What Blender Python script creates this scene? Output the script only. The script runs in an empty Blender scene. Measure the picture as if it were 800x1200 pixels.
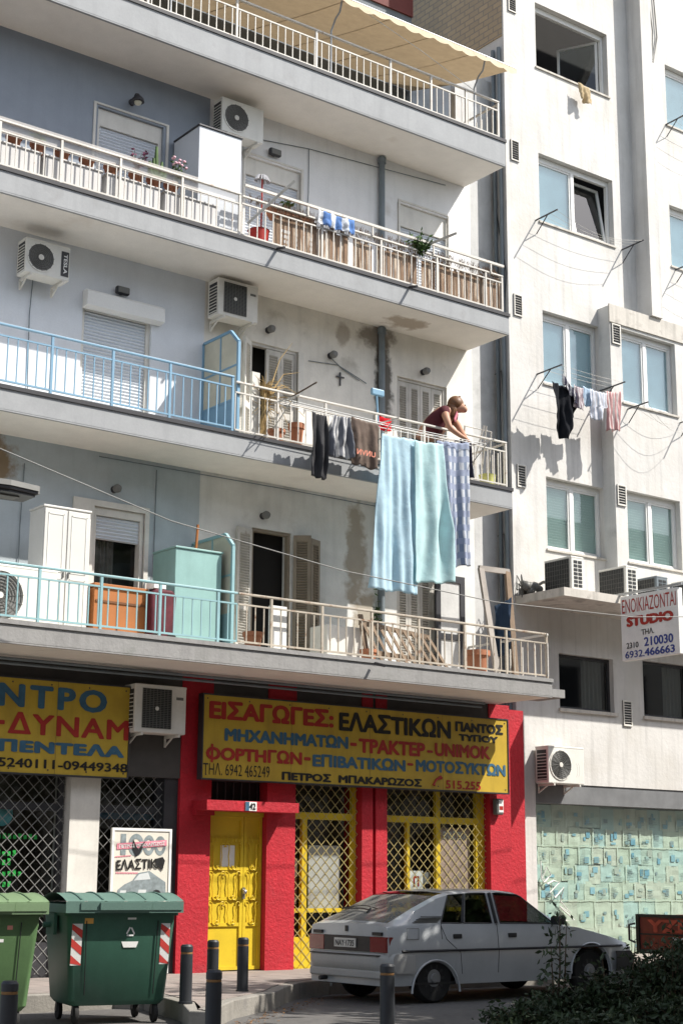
import bpy, bmesh, math, random, mathutils
from mathutils import Vector, Matrix, Euler
random.seed(7)
PI = math.pi
sc = bpy.context.scene
COL = sc.collection

# ---------------------------------------------------------------- camera, sky, sun, exposure
YAW, PITCH, ROLL, FPX = 0.64707424, 0.22788877, 0.00643019, 1850.0
CAM = Vector((0, -20, 1.5))
FW = Vector((math.sin(YAW)*math.cos(PITCH), math.cos(YAW)*math.cos(PITCH), math.sin(PITCH)))
_r = Vector((math.cos(YAW), -math.sin(YAW), 0)); _u = _r.cross(FW)
RT = _r*math.cos(ROLL)+_u*math.sin(ROLL); UP = -_r*math.sin(ROLL)+_u*math.cos(ROLL)
cam = bpy.data.cameras.new('camera'); cam_o = bpy.data.objects.new('camera', cam); COL.objects.link(cam_o)
mw = Matrix((RT, UP, -FW)).transposed().to_4x4(); mw.translation = CAM
cam_o.matrix_world = mw
cam.sensor_fit = 'VERTICAL'; cam.sensor_height = 36; cam.lens = FPX/1200*36
cam.clip_end = 2000; cam.clip_start = .1
sc.camera = cam_o
SUN = Vector((.468, -.468, .749)).normalized()
w = bpy.data.worlds.new('World'); sc.world = w; w.use_nodes = True
nt = w.node_tree; bg = nt.nodes['Background']
sky = nt.nodes.new('ShaderNodeTexSky'); sky.sky_type = 'NISHITA'; sky.sun_disc = False
sky.sun_elevation = math.asin(SUN.z); sky.sun_rotation = math.atan2(SUN.x, SUN.y)
sky.air_density = 1.0; sky.dust_density = 1.6; sky.ozone_density = 1.0
hs = nt.nodes.new('ShaderNodeHueSaturation'); hs.inputs['Saturation'].default_value = .55
nt.links.new(sky.outputs[0], hs.inputs['Color']); nt.links.new(hs.outputs[0], bg.inputs[0]); bg.inputs[1].default_value = .14
sl = bpy.data.lights.new('sun', 'SUN'); sl.energy = 4.6; sl.angle = math.radians(.5); sl.color = (1, .95, .87)
so = bpy.data.objects.new('sun', sl); COL.objects.link(so); so.rotation_euler = SUN.to_track_quat('Z', 'Y').to_euler()
so.location = (20, -20, 40)
vs = sc.view_settings; vs.view_transform = 'Standard'; vs.look = 'None'; vs.exposure = .72; vs.gamma = 1
sc.cycles.max_bounces = 8; sc.cycles.diffuse_bounces = 5; sc.cycles.transparent_max_bounces = 16
sc.cycles.use_denoising = True

def PX(x, y, Y):                                   # the point of the plane Y seen at a place of the 800x1200 photograph
    d = FW + RT*((x-400)/FPX) - UP*((y-600)/FPX)
    return CAM + d*((Y-CAM.y)/d.y)
def PXX(x, y, X):
    d = FW + RT*((x-400)/FPX) - UP*((y-600)/FPX)
    return CAM + d*((X-CAM.x)/d.x)

# ---------------------------------------------------------------- helpers
class MB:
    def __init__(s): s.v = []; s.f = []; s.mi = []; s.col = None
    def add(s, vs, fs, mi=0):
        n = len(s.v); s.v += [Vector(p) for p in vs]
        for f in fs: s.f.append([i+n for i in f]); s.mi.append(mi)
        return s
    def quad(s, a, b, c, d, mi=0): return s.add([a, b, c, d], [(0, 1, 2, 3)], mi)
    def box(s, x0, x1, y0, y1, z0, z1, mi=0):
        return s.add([(x0,y0,z0),(x1,y0,z0),(x1,y1,z0),(x0,y1,z0),(x0,y0,z1),(x1,y0,z1),(x1,y1,z1),(x0,y1,z1)],
                     [(0,3,2,1),(4,5,6,7),(0,1,5,4),(1,2,6,5),(2,3,7,6),(3,0,4,7)], mi)
    def obox(s, c, size, rot=(0,0,0), mi=0):
        M = Euler(rot).to_matrix(); c = Vector(c); h = Vector(size)/2
        P = [c+M@Vector((sx*h.x, sy*h.y, sz*h.z)) for sz in (-1,1) for sx, sy in ((-1,-1),(1,-1),(1,1),(-1,1))]
        return s.add(P, [(0,3,2,1),(4,5,6,7),(0,1,5,4),(1,2,6,5),(2,3,7,6),(3,0,4,7)], mi)
    def bar(s, a, b, wd, th, up=(0,1,0), mi=0):          # a flat bar from a to b
        a = Vector(a); b = Vector(b); d = (b-a).normalized(); u = Vector(up); r = d.cross(u).normalized(); u = r.cross(d)
        P = [p+r*sx*wd/2+u*sy*th/2 for p in (a, b) for sx, sy in ((-1,-1),(1,-1),(1,1),(-1,1))]
        return s.add(P, [(0,3,2,1),(4,5,6,7),(0,1,5,4),(1,2,6,5),(2,3,7,6),(3,0,4,7)], mi)
    def tube(s, pts, r, seg=8, mi=0, caps=True):
        pts = [Vector(p) for p in pts]; n = len(pts); rs = r if isinstance(r, (list, tuple)) else [r]*n
        base = len(s.v); prev = None
        for i, p in enumerate(pts):
            d = (pts[min(i+1, n-1)]-pts[max(i-1, 0)])
            d = d.normalized() if d.length > 1e-9 else Vector((0,0,1))
            if prev is None:
                a = Vector((0,0,1)) if abs(d.z) < .9 else Vector((1,0,0)); u = d.cross(a).normalized()
            else:
                u = (prev-d*prev.dot(d)); u = u.normalized() if u.length > 1e-6 else d.orthogonal().normalized()
            prev = u; v = d.cross(u)
            for k in range(seg):
                t = 2*PI*k/seg; s.v.append(p+(u*math.cos(t)+v*math.sin(t))*rs[i])
        for i in range(n-1):
            for k in range(seg):
                a = base+i*seg+k; b = base+i*seg+(k+1) % seg
                s.f.append([a, b, b+seg, a+seg]); s.mi.append(mi)
        if caps:
            s.f.append([base+k for k in range(seg)][::-1]); s.mi.append(mi)
            s.f.append([base+(n-1)*seg+k for k in range(seg)]); s.mi.append(mi)
        return s
    def lathe(s, prof, c, seg=20, mi=0, axis='z', caps=True):
        c = Vector(c); base = len(s.v)
        for r, h in prof:
            for k in range(seg):
                t = 2*PI*k/seg; x, y = r*math.cos(t), r*math.sin(t)
                s.v.append(c+(Vector((x, y, h)) if axis == 'z' else Vector((x, h, y)) if axis == 'y' else Vector((h, x, y))))
        for i in range(len(prof)-1):
            for k in range(seg):
                a = base+i*seg+k; b = base+i*seg+(k+1) % seg
                s.f.append([a, b, b+seg, a+seg]); s.mi.append(mi)
        for i, rev in ((0, True), (len(prof)-1, False)):
            if caps and prof[i][0] > 1e-5 and abs(prof[i][1]-prof[1 if i == 0 else i-1][1]) > 1e-6:
                q = [base+i*seg+k for k in range(seg)]; s.f.append(q[::-1] if rev else q); s.mi.append(mi)
        return s
    def prism(s, poly, lo, hi, axis='y', mi=0):           # poly in the two other axes
        def P(a, b, t): return (a, t, b) if axis == 'y' else (t, a, b) if axis == 'x' else (a, b, t)
        n = len(poly)
        fs = [list(range(n))[::-1], list(range(n, 2*n))]+[(i, (i+1) % n, n+(i+1) % n, n+i) for i in range(n)]
        return s.add([P(a, b, lo) for a, b in poly]+[P(a, b, hi) for a, b in poly], fs, mi)
    def grid(s, fn, nu, nv, mi=0):
        base = len(s.v)
        for j in range(nv+1):
            for i in range(nu+1): s.v.append(Vector(fn(i/nu, j/nv)))
        for j in range(nv):
            for i in range(nu):
                a = base+j*(nu+1)+i; s.f.append([a, a+1, a+nu+2, a+nu+1]); s.mi.append(mi)
        return s
    def ball(s, c, r, nu=14, nv=9, mi=0):
        r = r if isinstance(r, (tuple, list)) else (r, r, r); c = Vector(c)
        return s.grid(lambda u, v: c+Vector((r[0]*math.sin(PI*v)*math.cos(2*PI*u), r[1]*math.sin(PI*v)*math.sin(2*PI*u), r[2]*math.cos(PI*v))), nu, nv, mi)
    def build(s, name, mats, parent=None, smooth=None, bevel=0, local=False, org=None, fixn=True, merge=False):
        me = bpy.data.meshes.new(name); o = bpy.data.objects.new(name, me); COL.objects.link(o)
        off = Vector((0,0,0))
        if parent is not None:
            o.parent = parent
            if not local:
                p = parent
                while p: off = off+p.location; p = p.parent
        elif org is not None:
            o.location = Vector(org); off = Vector(org) if not local else off
        me.from_pydata([p-off for p in s.v], [], s.f)
        mats = mats if isinstance(mats, (list, tuple)) else [mats]
        for m in mats: me.materials.append(m)
        me.polygons.foreach_set('material_index', s.mi)
        if fixn or merge:
            bm = bmesh.new(); bm.from_mesh(me)
            if merge: bmesh.ops.remove_doubles(bm, verts=bm.verts, dist=1e-4)
            if fixn: bmesh.ops.recalc_face_normals(bm, faces=bm.faces)
            bm.to_mesh(me); bm.free()
        if smooth is not None:
            me.shade_smooth()
            if smooth < 180: me.set_sharp_from_angle(angle=math.radians(smooth))
        if bevel:
            b = o.modifiers.new('bevel', 'BEVEL'); b.width = bevel; b.segments = 2; b.limit_method = 'ANGLE'; b.angle_limit = math.radians(40)
        me.update(); return o

def tag(o, label=None, cat=None, group=None, kind=None):
    if label: o['label'] = label
    if cat: o['category'] = cat
    if group: o['group'] = group
    if kind: o['kind'] = kind
    return o
def thing(name, label, cat, loc, group=None, rotz=0):
    o = bpy.data.objects.new(name, None); COL.objects.link(o); o.location = Vector(loc); o.rotation_euler = (0,0,rotz)
    o.empty_display_size = .1
    return tag(o, label, cat, group)
def dup(root, loc, rotz=None, label=None, group=None):
    def cp(o, parent=None):
        c = o.copy(); COL.objects.link(c); c.parent = parent
        for ch in o.children: cp(ch, c)
        return c
    r = cp(root); r.location = Vector(loc)
    if rotz is not None: r.rotation_euler = (0, 0, rotz)
    if label: r['label'] = label
    if group: r['group'] = group
    return r

# ---------------------------------------------------------------- materials
def M(name, col, rough=.75, var=.1, scale=2.5, bump=0, bscale=50, metal=0, col2=None, c2=(.52, .68), c2scale=1.2, streak=0, spots=(), spec=.4, fine=.06, coat=0, stretch=None, backlight=0):
    m = bpy.data.materials.new(name); m.use_nodes = True; n = m.node_tree.nodes; L = m.node_tree.links
    bs = n['Principled BSDF']; bs.inputs['Roughness'].default_value = rough; bs.inputs['Metallic'].default_value = metal
    bs.inputs['Specular IOR Level'].default_value = spec
    if coat: bs.inputs['Coat Weight'].default_value = coat; bs.inputs['Coat Roughness'].default_value = .12
    if backlight: bs.inputs['Transmission Weight'].default_value = 0
    geo = n.new('ShaderNodeNewGeometry'); pos = geo.outputs['Position']
    if stretch:
        mp0 = n.new('ShaderNodeMapping'); mp0.inputs['Scale'].default_value = stretch; L.new(pos, mp0.inputs[0]); pos2 = mp0.outputs[0]
    else: pos2 = pos
    def noise(sc_, det=5, src=None):
        t = n.new('ShaderNodeTexNoise'); t.inputs['Scale'].default_value = sc_; t.inputs['Detail'].default_value = det
        t.inputs['Roughness'].default_value = .6
        L.new(src or pos2, t.inputs['Vector']); return t.outputs['Fac']
    def mr(src, a, b, c, d):
        t = n.new('ShaderNodeMapRange'); t.inputs[1].default_value = a; t.inputs[2].default_value = b; t.inputs[3].default_value = c; t.inputs[4].default_value = d
        L.new(src, t.inputs[0]); return t.outputs[0]
    def mix(fac, a, b, mode='MIX'):
        t = n.new('ShaderNodeMix'); t.data_type = 'RGBA'; t.blend_type = mode
        for src, i in ((fac, 0), (a, 6), (b, 7)):
            if isinstance(src, (int, float)): t.inputs[i].default_value = src
            elif isinstance(src, (tuple, list)): t.inputs[i].default_value = (*src[:3], 1)
            else: L.new(src, t.inputs[i])
        return t.outputs[2]
    c = mix(mr(noise(scale), .3, .7, 0, 1), tuple(x*(1-var) for x in col), tuple(min(1, x*(1+var)) for x in col))
    if fine: c = mix(mr(noise(scale*18, 3), .3, .7, 0, 1), mix(fine, c, (0,0,0)), c)
    if col2: c = mix(mr(noise(c2scale, 8), c2[0], c2[1], 0, 1), c, col2)
    if streak:
        mp = n.new('ShaderNodeMapping'); mp.inputs['Scale'].default_value = (7, 7, .5); L.new(pos, mp.inputs[0])
        c = mix(mr(noise(1, 5, mp.outputs[0]), .5, .8, 0, streak), c, tuple(x*.35 for x in col))
    for ctr, rad, scol, st in spots:
        a = n.new('ShaderNodeVectorMath'); a.operation = 'SUBTRACT'; L.new(pos, a.inputs[0]); a.inputs[1].default_value = ctr
        b = n.new('ShaderNodeVectorMath'); b.operation = 'DIVIDE'; L.new(a.outputs[0], b.inputs[0]); b.inputs[1].default_value = rad
        l = n.new('ShaderNodeVectorMath'); l.operation = 'LENGTH'; L.new(b.outputs[0], l.inputs[0])
        ad = n.new('ShaderNodeMath'); ad.operation = 'MULTIPLY_ADD'; L.new(noise(3.6, 9), ad.inputs[0]); ad.inputs[1].default_value = 1.7; L.new(l.outputs['Value'], ad.inputs[2])
        c = mix(mr(ad.outputs[0], 1.38, 1.72, st, 0), c, scol)
    L.new(c, bs.inputs['Base Color'])
    if bump:
        bp = n.new('ShaderNodeBump'); bp.inputs['Strength'].default_value = bump; bp.inputs['Distance'].default_value = .02
        L.new(noise(bscale, 4), bp.inputs['Height']); L.new(bp.outputs[0], bs.inputs['Normal'])
    return m
def glass_mat(name, tint=(.9,.95,.95), refl=1.0, rough=.03):
    m = bpy.data.materials.new(name); m.use_nodes = True; n = m.node_tree.nodes; L = m.node_tree.links
    out = n['Material Output']; n.remove(n['Principled BSDF'])
    tr = n.new('ShaderNodeBsdfTransparent'); tr.inputs[0].default_value = (*tint, 1)
    gl = n.new('ShaderNodeBsdfGlossy'); gl.inputs['Roughness'].default_value = rough
    lw = n.new('ShaderNodeLayerWeight'); lw.inputs[0].default_value = .5
    pw = n.new('ShaderNodeMath'); pw.operation = 'POWER'; L.new(lw.outputs['Facing'], pw.inputs[0]); pw.inputs[1].default_value = 4.0
    mu = n.new('ShaderNodeMath'); mu.operation = 'MULTIPLY_ADD'; L.new(pw.outputs[0], mu.inputs[0]); mu.inputs[1].default_value = .9; mu.inputs[2].default_value = .05*refl; mu.use_clamp = True
    mx = n.new('ShaderNodeMixShader'); L.new(mu.outputs[0], mx.inputs[0]); L.new(tr.outputs[0], mx.inputs[1]); L.new(gl.outputs[0], mx.inputs[2]); L.new(mx.outputs[0], out.inputs[0])
    return m
def cloth_mat(name, col, var=.08, stripes=None, plaid=None, translucent=.35):
    m = M(name, col, rough=.9, var=var, scale=6, bump=.55, bscale=9, fine=.06, spec=.1)
    n = m.node_tree.nodes; L = m.node_tree.links; bs = n['Principled BSDF']; out = n['Material Output']
    src = bs.inputs['Base Color'].links[0].from_socket
    if stripes or plaid:
        uv = n.new('ShaderNodeUVMap'); sx = n.new('ShaderNodeSeparateXYZ'); L.new(uv.outputs[0], sx.inputs[0])
        def band(sock, freq, duty):
            a = n.new('ShaderNodeMath'); a.operation = 'MULTIPLY'; L.new(sock, a.inputs[0]); a.inputs[1].default_value = freq
            b = n.new('ShaderNodeMath'); b.operation = 'FRACT'; L.new(a.outputs[0], b.inputs[0])
            c = n.new('ShaderNodeMath'); c.operation = 'LESS_THAN'; L.new(b.outputs[0], c.inputs[0]); c.inputs[1].default_value = duty; return c.outputs[0]
        def mix(f, a, b):
            t = n.new('ShaderNodeMix'); t.data_type = 'RGBA'; L.new(f, t.inputs[0])
            L.new(a, t.inputs[6])
            t.inputs[7].default_value = (*b, 1); return t.outputs[2]
        if stripes:
            for sock, freq, duty, c2 in stripes: src = mix(band(sx.outputs[sock], freq, duty), src, c2)
        L.new(src, bs.inputs['Base Color'])
    tl = n.new('ShaderNodeBsdfTranslucent'); L.new(src, tl.inputs[0])
    mx = n.new('ShaderNodeMixShader'); mx.inputs[0].default_value = translucent
    L.new(bs.outputs[0], mx.inputs[1]); L.new(tl.outputs[0], mx.inputs[2]); L.new(mx.outputs[0], out.inputs[0])
    return m

W = {}
W['blue4'] = M('blue_paint', (.26,.295,.345), bump=.08, bscale=25, streak=.12, var=.06)
W['blue3'] = M('pale_blue_paint', (.67,.70,.74), bump=.08, bscale=25, streak=.08, var=.05)
W['blue2'] = M('grey_blue_paint', (.42,.47,.50), bump=.08, bscale=25, streak=.15, var=.08,
               spots=[((8.95,0,7.15),(.55,.4,.5),(.22,.16,.10),1)])
W['cream4'] = M('white_plaster', (.74,.74,.74), bump=.1, bscale=25, streak=.15, var=.05, col2=(.52,.50,.47), c2=(.6,.75))
W['cream3'] = M('dirty_plaster', (.72,.69,.63), bump=.15, bscale=20, streak=.22, var=.1, col2=(.40,.37,.32), c2=(.58,.78), c2scale=1.6,
                spots=[((15.98,0,9.6),(.26,.4,1.25),(.10,.09,.075),.95), ((15.85,0,10.5),(.5,.5,.35),(.16,.13,.10),.8), ((15.1,0,10.35),(.2,.2,.25),(.25,.2,.15),.6)])
W['cream2'] = M('stained_plaster', (.68,.68,.66), bump=.15, bscale=20, streak=.2, var=.1, col2=(.42,.41,.38), c2=(.58,.78), c2scale=1.6,
                spots=[((15.40,0,6.6),(.30,.4,1.2),(.26,.20,.13),.7), ((15.6,0,5.6),(.3,.4,.6),(.30,.25,.18),.8)])
W['dark5'] = M('dark_wall', (.14,.16,.18), var=.15)
W['slab'] = M('grey_slab_paint', (.31,.32,.33), rough=.8, bump=.1, bscale=18, streak=.18, var=.07, col2=(.24,.24,.24), c2=(.6,.78), c2scale=2)
W['slab2'] = M('raw_concrete', (.29,.285,.28), rough=.9, bump=.25, bscale=22, streak=.35, var=.14, col2=(.22,.22,.21), c2=(.52,.72), c2scale=2.5)
W['soffit'] = M('soffit_paint', (.86,.82,.76), rough=.85, var=.05, bump=.05, col2=(.72,.66,.59), c2=(.62,.8), spots=[((16.1,-.45,10.64),(.55,.35,.3),(.30,.22,.14),.7)])
W['lip'] = M('black_drip_edge', (.03,.03,.035), rough=.6)
W['shutter_grey'] = M('grey_shutter_slats', (.64,.68,.73), rough=.5, var=.04)
W['white'] = M('white_paint', (.78,.78,.76), rough=.5, var=.03)
W['offwhite'] = M('aged_white_paint', (.66,.64,.59), rough=.6, var=.1, streak=.2)
W['woodgrey'] = M('weathered_shutter_paint', (.52,.50,.46), rough=.7, var=.15, streak=.25, col2=(.30,.26,.22), c2=(.6,.75), c2scale=6)
W['brownsh'] = M('brown_grey_shutter', (.24,.20,.15), rough=.7, var=.2, streak=.3)
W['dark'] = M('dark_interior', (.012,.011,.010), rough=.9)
W['rail_white'] = M('cream_rail_paint', (.56,.535,.49), rough=.5, var=.1, col2=(.30,.16,.08), c2=(.62,.75), c2scale=9)
W['rail_rust'] = M('rusty_cream_rail_paint', (.44,.39,.32), rough=.6, var=.15, col2=(.20,.10,.05), c2=(.55,.7), c2scale=7)
W['rail_blue'] = M('blue_rail_paint', (.18,.33,.46), rough=.45, var=.06)
W['rail_teal'] = M('teal_rail_paint', (.27,.45,.48), rough=.45, var=.08, col2=(.20,.14,.10), c2=(.68,.76), c2scale=9)
W['metal'] = M('galvanised_metal', (.35,.36,.37), rough=.45, metal=.6, var=.15)
W['darkmetal'] = M('dark_metal', (.05,.05,.055), rough=.5, metal=.3, var=.2)
W['pipe'] = M('grey_pipe', (.16,.19,.21), rough=.6, var=.15, streak=.2)
W['red'] = M('red_stucco', (.46,.013,.026), rough=.7, bump=.6, bscale=24, var=.16, scale=1.2, fine=.2, streak=.25, col2=(.33,.02,.03), c2=(.6,.75), c2scale=2.2)
W['yellow'] = M('yellow_paint', (.62,.45,.022), rough=.5, var=.1, col2=(.42,.28,.02), c2=(.62,.75), c2scale=4, bump=.05)
W['yellow_lat'] = M('pale_yellow_lattice', (.42,.35,.14), rough=.5, var=.1)
W['lat_grey'] = M('grey_lattice', (.22,.22,.21), rough=.5, var=.1)
W['lat_dark'] = M('dark_lattice', (.09,.09,.09), rough=.5, var=.1)
W['glass'] = glass_mat('shop_glass', (.80,.84,.84), 1.0)
W['winglass'] = glass_mat('window_glass', (.86,.95,.97), 2.2, .02)
W['carglass'] = glass_mat('car_glass', (.27,.30,.31), 3.4)
W['rwall'] = M('white_render_wall', (.60,.588,.565), rough=.85, bump=.3, bscale=12, streak=.4, var=.1, scale=.8, col2=(.52,.50,.46), c2=(.48,.72), c2scale=.9)
W['rledge'] = M('weathered_ledge', (.55,.52,.47), rough=.9, bump=.2, bscale=14, streak=.6, var=.12, col2=(.22,.20,.18), c2=(.55,.75), c2scale=2.5)
W['side'] = M('grey_party_wall', (.56,.56,.55), rough=.9, bump=.2, bscale=15, streak=.25, var=.1, col2=(.32,.32,.31), c2=(.55,.75))
W['alu'] = M('white_aluminium', (.72,.72,.70), rough=.4, var=.03)
W['acwhite'] = M('aged_casing_white', (.70,.69,.64), rough=.45, var=.05, streak=.12)
W['acgrille'] = M('grey_fan_grille', (.13,.13,.12), rough=.5)
W['signyellow'] = M('sign_yellow', (.50,.34,.035), rough=.5, var=.1, streak=.3, col2=(.38,.24,.03), c2=(.55,.8), c2scale=1.5)
W['t_red'] = M('red_lettering', (.36,.022,.015), rough=.5, var=.15, scale=8)
W['t_blue'] = M('blue_lettering', (.04,.12,.20), rough=.5, var=.2, scale=8)
W['t_black'] = M('black_lettering', (.012,.011,.010), rough=.5)
W['t_navy'] = M('navy_lettering', (.03,.05,.25), rough=.5)
W['t_white'] = M('white_lettering', (.75,.75,.73), rough=.5)
W['t_pink'] = M('pink_ribbon', (.75,.25,.32), rough=.6)
W['asphalt'] = M('asphalt', (.12,.115,.11), rough=.9, bump=.4, bscale=90, var=.2, scale=.7, fine=.3, col2=(.13,.125,.12), c2=(.5,.7), c2scale=.5)
W['kerb'] = M('kerb_concrete', (.25,.235,.21), rough=.9, bump=.4, bscale=30, var=.15, streak=.2, col2=(.18,.17,.16), c2=(.58,.72), c2scale=3)
W['terracotta'] = M('terracotta', (.36,.15,.08), rough=.85, var=.15, bump=.1)
W['leaf'] = M('leaf_green', (.060,.115,.028), rough=.6, var=.35, scale=5, spec=.3)
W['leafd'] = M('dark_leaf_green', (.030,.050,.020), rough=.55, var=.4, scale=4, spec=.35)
W['stem'] = M('brown_stem', (.10,.07,.045), rough=.9, var=.2)
W['black'] = M('black_plastic', (.02,.02,.022), rough=.45)
W['rubber'] = M('tyre_rubber', (.018,.018,.018), rough=.85, var=.2)
W['chrome'] = M('dull_steel', (.45,.45,.45), rough=.35, metal=.9)

def tex_extra(m, fn):
    n = m.node_tree.nodes; L = m.node_tree.links; fn(n, L, n['Principled BSDF'])
# pavement slabs
def _pave(n, L, bs):
    g = n.new('ShaderNodeNewGeometry'); b = n.new('ShaderNodeTexBrick'); L.new(g.outputs['Position'], b.inputs['Vector'])
    b.offset = 0; b.inputs['Scale'].default_value = 1; b.inputs['Brick Width'].default_value = .4; b.inputs['Row Height'].default_value = .4; b.inputs['Mortar Size'].default_value = .008
    b.inputs['Color1'].default_value = (.31,.26,.235,1); b.inputs['Color2'].default_value = (.25,.22,.20,1); b.inputs['Mortar'].default_value = (.16,.14,.13,1)
    src = bs.inputs['Base Color'].links[0].from_socket
    x = n.new('ShaderNodeMix'); x.data_type = 'RGBA'; x.blend_type = 'MULTIPLY'; x.inputs[0].default_value = 1; L.new(b.outputs[0], x.inputs[6]); L.new(src, x.inputs[7]); L.new(x.outputs[2], bs.inputs['Base Color'])
W['pave'] = M('pavement_slabs', (.92,.92,.92), rough=.9, var=.08, bump=.15, bscale=40, col2=(.62,.6,.58), c2=(.55,.75), c2scale=1.3); tex_extra(W['pave'], _pave)
def _brick(n, L, bs):
    g = n.new('ShaderNodeNewGeometry'); mp = n.new('ShaderNodeMapping'); mp.inputs['Rotation'].default_value = (0, PI/2, 0)
    s = n.new('ShaderNodeSeparateXYZ'); L.new(g.outputs['Position'], s.inputs[0]); cmb = n.new('ShaderNodeCombineXYZ'); L.new(s.outputs['Y'], cmb.inputs['X']); L.new(s.outputs['Z'], cmb.inputs['Y'])
    b = n.new('ShaderNodeTexBrick'); L.new(cmb.outputs[0], b.inputs['Vector']); b.inputs['Scale'].default_value = 1
    b.inputs['Brick Width'].default_value = .27; b.inputs['Row Height'].default_value = .12; b.inputs['Mortar Size'].default_value = .012
    b.inputs['Color1'].default_value = (.42,.33,.22,1); b.inputs['Color2'].default_value = (.36,.29,.20,1); b.inputs['Mortar'].default_value = (.26,.23,.19,1)
    L.new(b.outputs[0], bs.inputs['Base Color'])
    bp = n.new('ShaderNodeBump'); bp.inputs['Strength'].default_value = .6; bp.inputs['Distance'].default_value = .02; bp.invert = True; L.new(b.outputs['Fac'], bp.inputs['Height']); L.new(bp.outputs[0], bs.inputs['Normal'])
W['brick'] = M('rough_tan_brick', (.4,.32,.22), rough=.9); tex_extra(W['brick'], _brick)
# fly-screen mesh on the planters rail: holes by a fine checker
def screen_mat():
    m = bpy.data.materials.new('wire_mesh_screen'); m.use_nodes = True; n = m.node_tree.nodes; L = m.node_tree.links
    bs = n['Principled BSDF']; bs.inputs['Base Color'].default_value = (.62,.58,.54,1); out = n['Material Output']
    tr = n.new('ShaderNodeBsdfTransparent'); mx = n.new('ShaderNodeMixShader'); mx.inputs[0].default_value = .45
    L.new(tr.outputs[0], mx.inputs[1]); L.new(bs.outputs[0], mx.inputs[2]); L.new(mx.outputs[0], out.inputs[0]); return m
W['screen'] = screen_mat()

def text_geo(body, bold=.0, space=1.0):
    cu = bpy.data.curves.new('lettering', 'FONT'); cu.body = body.translate(str.maketrans('ΑΒΕΖΗΙΚΜΝΟΡΤΥΧ', 'ABEZHIKMNOPTYX')); cu.space_character = space; cu.resolution_u = 3
    o = bpy.data.objects.new('lettering', cu); COL.objects.link(o)
    dg = bpy.context.evaluated_depsgraph_get(); dg.update(); ev = o.evaluated_get(dg); me = ev.to_mesh()
    V = [(v.co.x, v.co.y) for v in me.vertices]; F = [list(p.vertices) for p in me.polygons]; ev.to_mesh_clear()
    bpy.data.objects.remove(o); bpy.data.curves.remove(cu)
    x0 = min(v[0] for v in V); x1 = max(v[0] for v in V); y0 = min(v[1] for v in V); y1 = max(v[1] for v in V)
    return [((x-x0)/(x1-x0), (y-y0)/(y1-y0)) for x, y in V], F, x1-x0, y1-y0
def text(body, o, U, Vv, mat, parent, bold=.02, name='lettering', space=1.0, local=False):   # o = lower left corner, U and Vv = full width and height vectors
    v, f, tw, th = text_geo(body, bold, space); m = MB(); o = Vector(o); U = Vector(U); Vv = Vector(Vv); N = U.cross(Vv).normalized()
    bx, by = bold*1.5/tw, bold*1.2/th                     # a heavier stroke: the letters painted over themselves, each coat a hair in front of the last
    cp = [(0,0)]+([(math.cos(k*PI/4), math.sin(k*PI/4)) for k in range(8)] if bold > 0 else [])
    for k, (dx, dy) in enumerate(cp): m.add([o+U*((a+bx+dx*bx)/(1+2*bx))+Vv*((b+by+dy*by)/(1+2*by))+N*.0004*k for a, b in v], f)
    return m.build(name, mat, parent, fixn=False, local=local)
# ---------------------------------------------------------------- the ground
g = MB(); g.quad((-400,-400,0),(400,-400,0),(400,400,0),(-400,400,0)); tag(g.build('road', W['asphalt'], org=(0,0,0)), kind='structure')
PZ = .2
# pavement: wide at the left where it bulges into the road, narrow beside the parked car
pv = [(-30,1),(-30,-3.1),(9.5,-3.1),(9.72,-3.4),(9.3,-4.9),(8.78,-5.9),(8.9,-6.1),(9.2,-5.75),(9.95,-4.95),(11.05,-4.15),(11.6,-3.55),(12.3,-2.9),(13.0,-2.6),(60,-2.6),(60,1)]
def inset(poly, d):
    c = []; n = len(poly)
    for i in range(n):
        p0, p, p1 = (Vector(poly[(i+k) % n]) for k in (-1,0,1)); a = (p-p0).normalized(); b = (p1-p).normalized()
        na, nb = Vector((-a.y, a.x)), Vector((-b.y, b.x)); m_ = (na+nb).normalized(); c.append(p+m_*d/max(.4, m_.dot(na)))
    return [tuple(q) for q in c]
inn = inset(pv, .15)
g = MB(); g.prism(inn, -.1, PZ+.002, 'z'); tag(g.build('pavement', W['pave'], org=(0,0,0)), kind='structure')
g = MB(); n = len(pv)
for i in range(n):
    a, b, c, d = pv[i], pv[(i+1) % n], inn[(i+1) % n], inn[i]
    if i in (0, n-2, n-1): continue
    g.prism([a, b, c, d], -.1, PZ-.004, 'z')
kb = g.build('kerb', W['kerb'], org=(0,0,0), bevel=.02); tag(kb, kind='structure')
g = MB(); g.prism([(-30,-32),(60,-32),(60,-8.3),(9.0,-8.3),(-30,-8.3)], -.1, .13, 'z'); tag(g.build('far_pavement', W['pave'], org=(0,0,0)), kind='structure')

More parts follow.
